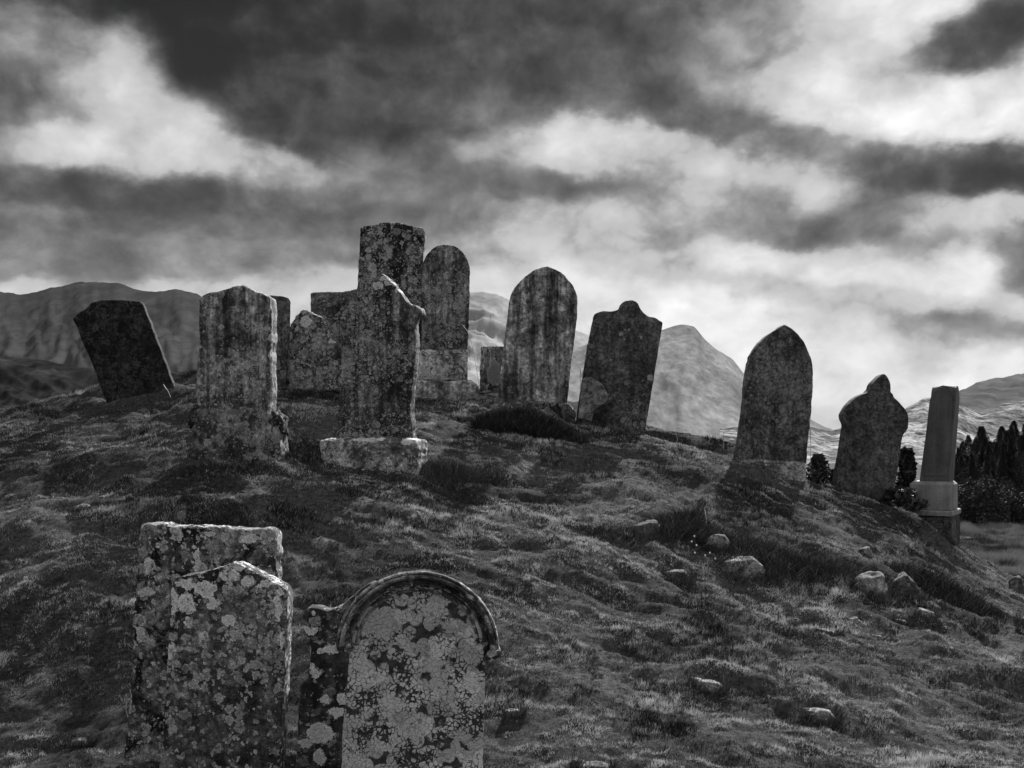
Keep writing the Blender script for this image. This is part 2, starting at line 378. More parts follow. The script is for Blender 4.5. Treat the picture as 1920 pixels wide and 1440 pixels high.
# ------------------------------------------------------------------ ground sheet
def axis(lo, hi, step, far):
    mid = np.arange(lo, hi+1e-6, step)
    def grow(s0, first):
        o = []; s = s0; x = first
        while abs(x) < far: s *= 1.16; x += s if s0 > 0 else 0; o.append(x)
        return o
    up = []; s = step; x = mid[-1]
    while x < far: s *= 1.13; x += s; up.append(x)
    dn = []; s = step; x = mid[0]
    while x > -far: s *= 1.13; x -= s; dn.append(x)
    return np.array(dn[::-1]+list(mid)+up)
def build_ground():
    xs = axis(-8.5, 9.5, .032, 13000); ys = axis(4.2, 15.2, .03, 13000)
    X, Y = np.meshgrid(xs, ys); Z = H(X, Y)
    ny, nx = X.shape; idx = np.arange(ny*nx).reshape(ny, nx)
    f = np.stack([idx[:-1, :-1], idx[:-1, 1:], idx[1:, 1:], idx[1:, :-1]], -1).reshape(-1, 4)
    me = np_mesh('ground', np.stack([X, Y, Z], -1).reshape(-1, 3), f)
    m, nt, bs = new_mat('turf'); bs.inputs['Specular IOR Level'].default_value = .03; geo = nt.new('ShaderNodeNewGeometry'); p = geo.outputs['Position']
    c = nt.fmix(nt.mapr(nt.noise(p, .9, 6, .6, .3), .36, .66), .032, .085)
    c = nt.math('MULTIPLY', c, nt.mapr(nt.noise(p, 26, 6, .75), .3, .7, .4, 1.7))
    far = nt.mapr(nt.vmath('LENGTH', p), 20., 45.)                     # rough pasture in the valley
    pf = nt.fmix(nt.mapr(nt.noise(nt.scalevec(p, 1, .35, 1), .45, 6, .62), .35, .65), .03, .075)
    pf = nt.fmix(nt.mapr(nt.vmath('LENGTH', p), 120., 260.), pf, .035)
    c = nt.fmix(far, c, pf)
    set_grey(nt, bs, c); bump(nt, bs, nt.noise(p, 60, 6, .75), 1., .03)
    o = link('ground', me, m, smooth=True); tag(o, 'grassy hummocky ground of the graveyard mound and valley', 'ground', kind='structure')
build_ground()

# ------------------------------------------------------------------ grass blades
def blades(x, y, length, width, tone, lean=(0.55, -.35), spread=.8, segs=1, zoff=-.012, curl=.5):
    n = len(x); z = H(x, y)+zoff
    ang = rng.uniform(0, 2*np.pi, n)
    lx = lean[0]+np.cos(ang)*spread*rng.uniform(.2, 1, n); ly = lean[1]+np.sin(ang)*spread*rng.uniform(.2, 1, n)
    nrm = np.sqrt(lx**2+ly**2+1); dx, dy, dz = lx/nrm, ly/nrm, 1/nrm
    wa = rng.uniform(0, np.pi, n)*.5-.8; wx, wy = np.cos(wa)*width/2, np.sin(wa)*width/2
    base = np.stack([x, y, z], -1); d = np.stack([dx, dy, dz], -1)*length[:, None]; w = np.stack([wx, wy, np.zeros(n)], -1)
    if segs == 1:
        w = w*1.3
        v = np.stack([base-w, base+w, base+d], 1).reshape(-1, 3)
        f = np.arange(3*n).reshape(n, 3); k = 3
        return v, f, np.repeat(tone, 3)
    droop = np.zeros((n, 3)); droop[:, 2] = -curl*length; droop[:, :2] = d[:, :2]*curl*.8
    mid = base+d*.5+droop*.12; tip = base+d+droop*.5
    v = np.stack([base-w, base+w, mid+w*.75, mid-w*.75, tip+w*.12, tip-w*.12], 1).reshape(-1, 3)
    b = np.arange(n)[:, None]*6
    f = np.concatenate([b+np.array([0, 1, 2, 3]), b+np.array([3, 2, 4, 5])], 0)
    return v, f, np.repeat(tone, 6)
def tone_at(x, y):
    big = fbm(x*.55+9, y*.9+2, 4, 301)
    xr = x*.93-y*.36; yr = x*.36+y*.93
    st = fbm(xr*1.3, yr*4., 4, 331)
    s2 = fbm(xr*.5+3, yr*3.4+fbm(x*.8, y*.8, 3, 7)*1.5, 4, 351, .6)      # pale wind-combed streaks of dead grass
    t = sstep(.36, .66, .4*big+.6*st)*.6+.75*sstep(.52, .70, s2)
    return t
def build_grass():
    N = 1700000
    d = 4.4+(15.5-4.4)*rng.random(N)**1.15
    u = rng.uniform(-.52, .52, N); x = u*d
    t = tone_at(x, d); pat = fbm(x*2.2, d*3.2, 3, 401); tall = sstep(.58, .78, pat)
    cl = sstep(.36, .64, fbm(x*17, d*34, 4, 451, .7)); c2 = sstep(.3, .7, fbm(x*5, d*11, 3, 471, .6))
    L = (.010+.016*rng.random(N))*(1+1.1*tall)*(.6+.8*c2); Wd = (.0040+.0030*rng.random(N))*(.5+d/14)
    tn = np.clip((.16+.95*t)*(.25+1.2*cl)*(.5+.9*c2)+rng.normal(0, .14, N)-.14*tall+(rng.random(N) < .03)*.7, 0, 1.5)
    v, f, a = blades(x, d, L, Wd, tn, lean=(.3, -.2), spread=1.0)
    o = link('grass', np_mesh('grass', v, f, a), attr_mat('grass_blades', .010, .54))
    tag(o, 'short tussocky turf covering the whole mound', 'grass', kind='stuff')
build_grass()
def build_pasture():
    N = 320000; d = 17+62*rng.random(N)**1.1; u = rng.uniform(.37, .53, N); x = u*d
    t = fbm(x/1.6, d/3.2, 4, 501); clump = sstep(.45, .7, fbm(x/.7, d/1.1, 3, 520))
    L = (.10+.16*rng.random(N))*(.5+1.4*clump); tn = np.clip(.15+1.1*sstep(.35, .65, t)+rng.normal(0, .2, N)-.3*clump, 0, 1.3)
    v, f, a = blades(x, d, L, np.full(N, .02), tn, zoff=-.02)
    o = link('pasture_grass', np_mesh('pasture_grass', v, f, a), attr_mat('pasture_blades', .04, .26))
    tag(o, 'rough pale pasture grass below the mound at the right', 'grass', kind='stuff')
build_pasture()
def tussock(px, py, sa, sb, n, length, label, turn=0, tone=.2, d=None, up=.35):
    if d is None: d = ray_ground(px, py)
    cx, cy = (px-960)/F*d, d
    r = np.sqrt(rng.random(n)); th = rng.uniform(0, 2*np.pi, n)
    ax = np.cos(th)*r*sa; ay = np.sin(th)*r*sb; c, s = math.cos(R(turn)), math.sin(R(turn))
    x = cx+ax*c-ay*s; y = cy+ax*s+ay*c
    L = length*(.45+.75*rng.random(n))*(1-.45*r*r)
    v, f, a = blades(x, y, L, np.full(n, .0065), np.clip(tone+rng.normal(0, .16, n)+(rng.random(n) < .06)*.7, 0, 1.2), lean=(.1, -.15), spread=up+.6, segs=2, zoff=-.03, curl=.55)
    z0 = float(H(np.array([cx]), np.array([cy]))[0])
    v = v-np.array([cx, cy, z0])
    o = link('grass_tussock', np_mesh('grass_tussock', v, f, a), attr_mat('long_grass', .02, .26), loc=(cx, cy, z0))
    tag(o, label, 'grass tussock', 'tussocks of long grass on the mound')
    return o

# ------------------------------------------------------------------ stone slabs
def resample(pts, step, closed=True):
    out = []; n = len(pts)
    for i in range(n if closed else n-1):
        a = np.array(pts[i]); b = np.array(pts[(i+1) % n]); L = np.linalg.norm(b-a); k = max(1, int(round(L/step)))
        for j in range(k): out.append(a+(b-a)*j/k)
    return np.array(out)
def slab_mesh(name, pts, th, bev=.012, rough=.004, step=.016, seed=0, y0=0.):
    """outline pts (a,z) metres; front face at y0, back at y0+th"""
    pts = [tuple(p) for p in pts]
    A = sum(pts[i][0]*pts[(i+1) % len(pts)][1]-pts[(i+1) % len(pts)][0]*pts[i][1] for i in range(len(pts)))
    if A < 0: pts = pts[::-1]
    P = resample(pts, step); n = len(P)
    for _ in range(1): P = .25*np.roll(P, 1, 0)+.5*P+.25*np.roll(P, -1, 0)
    T = np.roll(P, -1, 0)-np.roll(P, 1, 0); T /= np.maximum(np.linalg.norm(T, axis=1), 1e-9)[:, None]
    Nn = np.stack([T[:, 1], -T[:, 0]], 1)          # outward for ccw
    def nz(s, f): return fbm(P[:, 0]*f+seed*3.1, P[:, 1]*f+s*7.7, 4, int(seed*13)+s, .6)-.5
    rings = []; ks = max(2, int(th/.04))
    def ring(inset, y, s):
        q = P+Nn*(-inset+rough*4*nz(1, 9)+rough*3*nz(s, 26))[:, None]
        rings.append(np.stack([q[:, 0], np.full(n, y0+y)+rough*1.2*nz(s+40, 20), q[:, 1]], 1))
    bv = bev*(1+2.2*np.clip(nz(5, 7), -.3, 1))
    ring(bv*1.0, 0, 2); ring(bv*.3, bev*.35, 3); ring(0*bv, bev, 4)
    for j in range(1, ks): ring(0*bv, bev+(th-2*bev)*j/ks, 5+j)
    ring(0*bv, th-bev, 6+ks); ring(bv*.3, th-bev*.35, 7+ks); ring(bv, th, 8+ks)
    bm = bmesh.new(); V = [[bm.verts.new(c) for c in r] for r in rings]
    for i in range(len(V)-1):
        for j in range(n):
            k = (j+1) % n
            f = bm.faces.new((V[i][j], V[i][k], V[i+1][k], V[i+1][j])); f.smooth = True
    bm.faces.new(V[0]); bm.faces.new(V[-1])
    bmesh.ops.recalc_face_normals(bm, faces=bm.faces)
    me = bpy.data.meshes.new(name); bm.to_mesh(me); bm.free(); return me
class Place:
    """a vertical plane in the world where a stone's front face stands"""
    def __init__(s, px, py, d, yaw=0):
        s.p = Vector(PX(px, py, d)); s.yaw = R(yaw); s.n = (math.sin(s.yaw), -math.cos(s.yaw)); s.t = (math.cos(s.yaw), math.sin(s.yaw))
    def loc(s, px, py, fwd=0.):
        u = (px-960)/F; v = (HZ-py)/F
        k = (s.p.x*s.n[0]+s.p.y*s.n[1]+fwd)/(u*s.n[0]+s.n[1])
        x, y, z = u*k-s.p.x, k-s.p.y, v*k-s.p.z
        return (x*s.t[0]+y*s.t[1], z)
    def pts(s, P, fwd=0.): return [s.loc(a, b, fwd) for a, b in P]
    def root(s, name): return empty(name, s.p, s.yaw)
def arc(cx, cy, rx, ry, a0, a1, n=18):
    return [(cx+rx*math.cos(R(a0+(a1-a0)*i/n)), cy-ry*math.sin(R(a0+(a1-a0)*i/n))) for i in range(n+1)]
GR = 'old headstones on the mound'
def whole(name, label, pl, P, th, mat, **kw):
    o = link(name, slab_mesh(name, pl.pts(P), th, **kw), mat, loc=pl.p, rz=pl.yaw)
    return tag(o, label, 'gravestone', GR)
def part(name, root, pl, P, th, mat, y0=0., **kw):
    return link(name, slab_mesh(name, pl.pts(P, -y0), th, y0=y0, **kw), mat, parent=root)

# 1 far left, leaning
pl = Place(255, 745, 12.1, 8)
whole('headstone', 'dark headstone leaning steeply to the left at the far left of the ridge', pl,
      [(137,597),(146,588),(160,579),(172,567),(190,562),(215,561),(240,563),(262,564),(268,569),(272,580),(298,648),(322,712),(342,765),(205,775),(188,725),(165,665),(150,630)], .16,
      stone_mat('black_mossy_stone', .012, .026, .10, .12, 16, 50, .2, .5, 3.), rough=.005, bev=.02, seed=1)
# 2 weathered stone with scrolled plinth
pl = Place(440, 855, 9.8, -7); rt = pl.root('headstone')
tag(rt, 'tall weathered headstone with low gabled top and scrolled knobs at its foot', 'gravestone', GR)
m2 = stone_mat('lichened_stone', .04, .17, .5, .26, 22, 60, .5, .35, 8., spots=[pl.loc(*q)+(a, b) for q, a, b in [((508,592),.018,.045),((505,632),.025,.04),((506,664),.022,.06),((404,564),.018,.03)]], spotcol=.42)
part('shaft', rt, pl, [(372,560),(385,551),(405,546),(425,540),(440,535),(455,534),(470,541),(488,548),(506,557),(507,620),(506,700),(506,768),(500,790),(378,790),(366,740),(369,690),(372,620)], .2, m2, y0=.03, seed=2, rough=.006, bev=.02)
part('plinth', rt, pl, [(357,776),(370,766),(495,768),(510,776),(520,800),(522,880),(352,880),(356,820),(358,790)], .3, stone_mat('mossy_plinth', .035, .13, .38, .4, 16, 50, .3, .45, 5.), y0=-.03, seed=3, rough=.012, bev=.04)
def knob_mesh(name, r, L, seed=0, lump=.25):
    bm = bmesh.new(); bmesh.ops.create_icosphere(bm, subdivisions=4, radius=1)
    for v in bm.verts:
        c = v.co; k = 1+lump*(float(fbm(np.array([c.x*2.1+seed]), np.array([c.z*2.1+c.y*1.7+seed]), 4, 5, .6)[0])-.5)*2
        v.co = Vector((c.x*r[0]*k, c.y*L*k, c.z*r[1]*k))
    for f in bm.faces: f.smooth = True
    me = bpy.data.meshes.new(name); bm.to_mesh(me); bm.free(); return me
mk = stone_mat('black_knob_stone', .02, .07, .35, .25, 20, 55, .1, .6, 2.)
for (kx, ky, r) in [(364, 782, .07), (514, 796, .08)]:
    a, z = pl.loc(kx, ky)
    link('scroll_knob', knob_mesh('scroll_knob', (r, r*1.6), .15, kx, .45), mk, parent=rt, loc=(a, .1, z))
# 3 slim stone behind it
pl = Place(518, 700, 11.9, 12)
whole('headstone', 'narrow dark headstone half hidden behind the tall weathered one', pl,
      [(480,558),(505,554),(530,555),(541,558),(545,565),(544,620),(538,690),(536,730),(480,730)], .13, stone_mat('plain_dark_stone', .03, .07, .3, .1, 14, 50, .3, .3, 11.), seed=4)
# 4 squat lichened stone
pl = Place(585, 712, 12.0, -6)
whole('headstone', 'squat pointed stone with a big pale round lichen patch beside its tip', pl,
      [(531,735),(533,690),(533,650),(537,622),(545,606),(556,590),(563,581),(572,580),(584,586),(605,597),(612,612),(622,622),(632,642),(640,668),(646,735)], .2,
      stone_mat('patchy_stone', .03, .15, .5, .45, 16, 40, .1, .45, 6., spots=[pl.loc(*q)+(a, b) for q, a, b in [((573,603),.062,.06),((541,630),.035,.06),((537,660),.03,.05),((556,616),.02,.028),((622,640),.035,.03)]], spotcol=.5), seed=5, rough=.010, bev=.03)
# 5 wide flat topped
pl = Place(640, 722, 13.0, 0)
whole('headstone', 'wide flat topped stone with a lichened face, just left of the tallest stone', pl,
      [(582,549),(600,548),(640,546),(668,542),(700,545),(700,745),(585,745),(583,640)], .16, stone_mat('broad_stone', .03, .12, .4, .42, 14, 40, .2, .4, 14.), seed=6, rough=.006, bev=.02)
# 6 tallest
pl = Place(732, 728, 12.7, 3)
whole('headstone', 'tallest headstone on the ridge, square shouldered with a shallow curved top', pl,
      [(676,426),(684,424),(697,421),(715,417),(735,415),(752,418),(770,422),(786,425),(793,429),(797,437),(795,470),(792,560),(790,750),(662,750),(665,640),(668,560),(672,490)], .2,
      stone_mat('tall_stone', .018, .09, .5, .36, 15, 45, .2, .5, 17., spots=[pl.loc(*q)+(a, b) for q, a, b in [((731,475),.03,.06),((753,456),.03,.025),((690,482),.03,.035),((757,532),.03,.045)]], ragged=True, spotcol=.32), seed=7, rough=.006, bev=.02)
# 8 round arched on block
pl = Place(836, 742, 12.6, 6); rt = pl.root('headstone')
tag(rt, 'round topped headstone on a two step block behind the gabled one', 'gravestone', GR)
m8 = stone_mat('arched_stone', .035, .13, .4, .34, 22, 60, .5, .3, 21.)
part('shaft', rt, pl, [(790,660),(791,520)]+arc(836,508,45,50,178,2,22)+[(881,540),(879,600),(877,660)], .15, m8, y0=.06, seed=8)
part('base', rt, pl, [(778,656),(872,655),(877,660),(878,714),(778,714)], .34, stone_mat('block_stone', .06, .30, .6, .5, 18, 50, .2, .4, 22.), seed=9, rough=.006, bev=.02)
part('plinth', rt, pl, [(776,713),(884,713),(897,724),(899,775),(772,775)], .5, stone_mat('plinth_stone', .06, .28, .5, .4, 15, 50, .3, .3, 23.), y0=-.07, seed=10, rough=.008, bev=.03)
# 9 small square
pl = Place(925, 735, 12.9, 0)
whole('headstone', 'low square stone peeping out left of the pointed arch headstone', pl,
      [(902,650),(920,649),(965,649),(965,760),(899,760),(900,700)], .2, stone_mat('low_square_stone', .025, .1, .42, .45, 12, 34, .1, .45, 25., spots=[pl.loc(928,700)+(.10,.15)], spotcol=.16), seed=11, rough=.006)
# 10 pointed arch
pl = Place(1005, 775, 12.0, -4); rt = pl.root('headstone')
tag(rt, 'streaked headstone with a pointed arch top rising from a grassy block', 'gravestone', GR)
part('shaft', rt, pl, [(934,765),(936,717),(941,680),(944,649),(949,612),(953,580),(954,567),(957,554),(965,538),(974,528),(984,519),(993,512),(1002,506),(1014,502),(1026,499),(1038,503),(1050,509),(1058,516),(1066,525),(1073,534),(1079,545),(1082,556),(1083,568),(1082,590),(1079,617),(1071,680),(1062,765)], .14,
     stone_mat('streaked_stone', .05, .17, .34, .14, 24, 60, .6, .25, 31.), seed=12, rough=.003)
part('base', rt, pl, [(940,757),(975,750),(1060,755),(1068,758),(1080,776),(1076,815),(1074,850),(935,850)], .4, stone_mat('low_block_stone', .03, .12, .35, .3, 18, 50, .2, .5, 33.), y0=-.1, seed=13, rough=.010, bev=.03)
# 11 shouldered, leaning right
pl = Place(1150, 790, 12.0, 0)
whole('headstone', 'plain dark headstone leaning right with curved shoulders and a round knob top', pl,
      [(1078,815),(1083,770),(1092,712),(1101,655),(1114,590),(1116,588),(1124,585),(1132,583),(1147,584),(1155,582),(1161,579),(1163,572),(1167,567),(1173,564),(1183,562),(1190,564),(1196,568),(1200,577),(1204,583),(1210,589),(1217,593),(1229,595),(1236,600),(1243,604),(1241,618),(1232,672),(1222,735),(1210,805),(1206,840),(1074,840)], .13,
      stone_mat('smooth_dark_stone', .032, .062, .34, .10, 22, 60, .25, .15, 37., spots=[pl.loc(*q)+(a, b) for q, a, b in [((1165,625),.018,.022),((1180,618),.012,.016),((1202,633),.014,.016),((1146,675),.01,.012),((1219,708),.03,.045),((1171,617),.01,.012),((1170,636),.012,.014)]], spotcol=.28), seed=14, rough=.002)
pl = Place(1108, 772, 11.75, -8)
o = whole('stone_fragment', 'fan shaped broken slab with a pale rim propped against the dark leaning headstone', pl,
      [(1084,785),(1087,750),(1090,728),(1092,710),(1100,707),(1110,708),(1121,714),(1130,721),(1136,731),(1140,741),(1139,750),(1134,757),(1124,762),(1113,770),(1109,790)], .07,
      stone_mat('fragment_stone', .05, .14, .3, .35, 26, 60, .1, .2, 39.), seed=15, rough=.004)
o['category'] = 'slab fragment'; del o['group']
# 12 lancet
pl = Place(1448, 885, 11.6, 2); rt = pl.root('headstone')
tag(rt, 'tall lancet headstone speckled with small lichen, alone on the falling ridge', 'gravestone', GR)
part('shaft', rt, pl, [(1381,880),(1383,845),(1388,810),(1393,772),(1397,740),(1399,711),(1401,695),(1404,682),(1408,669),(1412,660),(1418,650),(1426,641),(1435,632),(1445,625),(1458,616),(1471,608),(1484,615),(1493,623),(1500,631),(1508,642),(1514,653),(1519,665),(1523,679),(1525,698),(1524,735),(1522,772),(1517,815),(1511,880)], .14,
     stone_mat('speckled_stone', .03, .085, .28, .28, 26, 70, .25, .35, 43., lowlight=.3), seed=16, rough=.004)
part('base', rt, pl, [(1408,862),(1450,864),(1512,868),(1512,940),(1400,940)], .34, stone_mat('pale_block', .08, .30, .5, .35, 18, 50, .2, .35, 44.), y0=-.05, seed=17, rough=.008, bev=.025)
# 13 onion shaped
pl = Place(1630, 915, 11.9, 6); rt = pl.root('headstone')
tag(rt, 'dark headstone shaped like a round bulb with a pointed bud on top', 'gravestone', GR)
part('shaft', rt, pl, [(1562,960),(1569,899),(1575,867),(1580,838),(1583,816),(1586,797),(1583,790),(1581,786),(1580,778),(1585,768),(1592,758),(1601,749),(1611,742),(1620,738),(1628,736),(1629,732),(1633,730),(1634,724),(1638,717),(1646,709),(1652,704),(1658,700),(1663,704),(1667,711),(1670,719),(1671,727),(1671,736),(1675,738),(1676,744),(1684,751),(1691,759),(1698,767),(1702,775),(1704,785),(1704,794),(1703,802),(1700,808),(1693,816),(1691,828),(1690,836),(1685,874),(1680,903),(1672,941),(1668,970)], .13,
     stone_mat('sooty_stone', .036, .058, .16, .12, 24, 60, .2, .15, 47.), seed=18, rough=.002)
# 14 tapering pillar
def pillar():
    pl = Place(1745, 955, 11.9, -31); rt = pl.root('obelisk')
    tag(rt, 'slim grey granite pillar with gabled cap standing on a stepped block at the right', 'obelisk')
    rt['group'] = GR
    g = granite_mat('grey_granite', .085); gl = granite_mat('pale_granite', .20)
    L = pl.loc
    bl, br = L(1722, 903)[0], L(1778, 903)[0]; zb = L(1745, 903)[1]; zt = L(1755, 745)[1]; zp = L(1768, 722)[1]; zc = L(1745, 728)[1]
    tl, tr = L(1743, 740)[0], L(1790, 740)[0]
    dep = .30
    bm = bmesh.new()
    def rg(x0, x1, y0, y1, z): return [bm.verts.new(c) for c in ((x0, y0, z), (x1, y0, z), (x1, y1, z), (x0, y1, z))]
    a = rg(bl, br, .05, .05+dep, zb); b = rg(tl, tr, .07, .05+dep-.02, zt)
    for i in range(4): j = (i+1) % 4; bm.faces.new((a[i], a[j], b[j], b[i]))
    bm.faces.new(a)
    # curved gables on four sides
    cx = (tl+tr)/2; cy = .05+dep/2; w = (tr-tl)/2; dd = dep/2-.02
    apex = bm.verts.new((cx, cy, zp-.005))
    n = 8
    def side(p0, p1, va, vb):
        top = []
        for i in range(1, n):
            t = i/n; h = (1-abs(2*t-1)**1.9)
            top.append(bm.verts.new((p0[0]+(p1[0]-p0[0])*t, p0[1]+(p1[1]-p0[1])*t, zt+(zp-zt)*(.25+.75*h) if 0 < t < 1 else zt)))
        ch = [va]+top+[vb]
        bm.faces.new([vb]+[va]+top) if False else bm.faces.new(ch)
        for i in range(len(ch)-1): bm.faces.new((ch[i], ch[i+1], apex))
    cs = [b[0].co.copy(), b[1].co.copy(), b[2].co.copy(), b[3].co.copy()]
    for i in range(4): side(cs[i], cs[(i+1) % 4], b[i], b[(i+1) % 4])
    bmesh.ops.recalc_face_normals(bm, faces=bm.faces)
    bmesh.ops.bevel(bm, geom=[e for e in bm.edges if e.calc_face_angle(0) > .5], offset=.006, segments=1, affect='EDGES')
    me = bpy.data.meshes.new('shaft'); bm.to_mesh(me); bm.free(); link('shaft', me, g, parent=rt)
    # raised pointed arch panel on the front
    part('front_panel', rt, pl, [(1728,893),(1732,850),(1743,750),(1748,739),(1756,731),(1766,726),(1776,731),(1784,741),(1786,752),(1780,850),(1774,893)], .05, g, y0=.045, seed=20, rough=.0008, bev=.005)
    def block(name, x0, x1, y0, y1, z0, z1, ch, mt):
        bm = bmesh.new()
        def rg(i, z): return [bm.verts.new(c) for c in ((x0+i, y0+i, z), (x1-i, y0+i, z), (x1-i, y1-i, z), (x0+i, y1-i, z))]
        A, B_, C_ = rg(0, z0), rg(0, z1-ch), rg(ch, z1)
        for p, q in ((A, B_), (B_, C_)):
            for i in range(4): j = (i+1) % 4; bm.faces.new((p[i], p[j], q[j], q[i]))
        bm.faces.new(A); bm.faces.new(C_); bmesh.ops.recalc_face_normals(bm, faces=bm.faces)
        bmesh.ops.bevel(bm, geom=bm.edges[:], offset=.004, segments=1, affect='EDGES')
        me = bpy.data.meshes.new(name); bm.to_mesh(me); bm.free(); return link(name, me, mt, parent=rt)
    zz = lambda y: L(1745, y)[1]
    x0, x1 = L(1706, 930)[0], L(1783, 930)[0]
    block('base', x0, x1, -.02, .44, zz(956), zz(903)+.002, .035, gl)
    block('step', L(1696, 958)[0], L(1788, 958)[0], -.10, .50, zz(966), zz(956)-.002, .008, gl)
    block('foundation', L(1700, 980)[0], L(1786, 980)[0], -.06, .48, zz(1080), zz(966)-.003, .02, stone_mat('rough_footing', .015, .06, .2, .3, 16, 40, .1, .5, 51.))
pillar()

# ---- nearer stones
# 7 gabled stone with scrolls on plain block
pl = Place(700, 885, 10.0, -9); rt = pl.root('headstone')
tag(rt, 'broad speckled headstone with a pale chipped gable peak, set in a white topped block', 'gravestone', GR)
m7 = stone_mat('speckled_gable_stone', .025, .105, .44, .34, 26, 70, .55, .4, 55., spots=[pl.loc(*q)+(a, b) for q, a, b in [((714,519),.035,.025),((704,534),.05,.03),((724,527),.04,.03),((740,542),.03,.02)]], ragged=True, spotcol=.5)
part('shaft', rt, pl, [(628,836),(630,790),(634,765),(638,725),(640,690),(641,658),(637,630),(637,600),(642,586),(655,570),(668,560),(680,548),(692,540),(702,522),(709,513),(716,511),(724,517),(733,528),(744,543),(752,553),(760,563),(770,569),(782,574),(790,582),(789,591),(780,594),(777,606),(778,640),(776,690),(771,730),(767,779),(772,800),(774,836)], .19, m7, y0=.09, seed=21, rough=.008, bev=.02)
part('base', rt, pl, [(598,828),(604,824),(660,822),(720,820),(770,822),(781,826),(782,880),(780,935),(597,935)], .42,
     stone_mat('pale_footing', .06, .26, .6, .25, 14, 45, .1, .4, 57., spots=[pl.loc(*q)+(a, b) for q, a, b in [((690,822),.17,.03),((764,828),.06,.035),((620,822),.07,.016)]], ragged=True, spotcol=.62), y0=-.02, seed=22, rough=.012, bev=.035)
# 15 square stone front left
pl = Place(378, 1500, 6.05, -4)
whole('headstone', 'square topped crusty headstone behind the front gabled one at lower left', pl,
      [(262,986),(275,983),(300,982),(322,984),(350,987),(372,985),(400,988),(425,990),(440,992),(470,992),(500,992),(513,999),(515,1010),(515,1100),(522,1300),(530,1560),(215,1560),(236,1380),(243,1310),(248,1200),(252,1120),(257,1050),(259,1010)], .14,
      stone_mat('crusty_stone', .015, .14, .5, .5, 17, 36, .2, .55, 61., spots=[pl.loc(*q)+(a, b) for q, a, b in [((280,1060),.035,.05),((265,1190),.035,.04),((370,1050),.02,.07),((470,1010),.05,.025),((395,1000),.03,.02),((275,1110),.05,.02)]], ragged=True, spotcol=.45), seed=23, rough=.008, bev=.018)
# 16 gabled front
pl = Place(425, 1540, 5.4, -6)
whole('headstone', 'gabled headstone with bright lichen under its peak at the bottom left', pl,
      [(321,1090),(330,1083),(350,1079),(375,1074),(400,1066),(420,1059),(434,1055),(447,1057),(470,1068),(500,1084),(528,1098),(538,1106),(538,1130),(536,1200),(532,1290),(524,1380),(517,1600),(285,1600),(300,1400),(308,1300),(313,1220),(318,1155),(319,1115)], .11,
      stone_mat('rosette_stone', .018, .075, .52, .52, 17, 42, .2, .35, 67., spots=[pl.loc(*q)+(a, b) for q, a, b in [((350,1130),.05,.05),((385,1105),.06,.045),((365,1100),.07,.02),((430,1078),.05,.03),((465,1092),.035,.028),((522,1140),.025,.065),((528,1200),.013,.04),((325,1130),.022,.07),((322,1220),.02,.05),((345,1092),.05,.022),((440,1064),.05,.02),((500,1095),.05,.02),((352,1165),.022,.03),((400,1130),.03,.035),((430,1165),.04,.03),((380,1193),.03,.022),((528,1110),.02,.02)]], ragged=True, spotcol=.62), seed=24, rough=.005, bev=.012)  # lichen patches; the left-edge spots are painted edge highlights
# 18 dark broken stone behind the arch
pl = Place(640, 1500, 5.85, 0)
whole('headstone', 'near black curved headstone with white blotches wedged behind the hooded one', pl,
      [(569,1150),(574,1143),(585,1140),(598,1142),(612,1146),(628,1143),(642,1134),(653,1124),(664,1116),(680,1102),(695,1094),(704,1093),(712,1098),(730,1100),(730,1560),(545,1560),(555,1440),(557,1370),(563,1290),(576,1270),(580,1250),(583,1218),(576,1196),(568,1175)], .12,
      stone_mat('black_stone', .012, .035, .3, .10, 14, 50, .3, .3, 71., spots=[pl.loc(*q)+(a, b) for q, a, b in [((586,1150),.014,.014),((575,1182),.032,.026),((589,1184),.016,.018),((639,1141),.009,.009),((645,1160),.013,.012),((630,1215),.06,.028),((607,1222),.035,.018),((590,1262),.035,.025),((583,1250),.02,.02),((609,1313),.030,.024),((632,1335),.045,.028),((642,1310),.03,.03),((600,1375),.075,.055),((572,1395),.04,.025),((598,1420),.035,.045),((627,1142),.006,.006),((596,1170),.006,.006)]], spotcol=.44), seed=25, rough=.004, bev=.010)
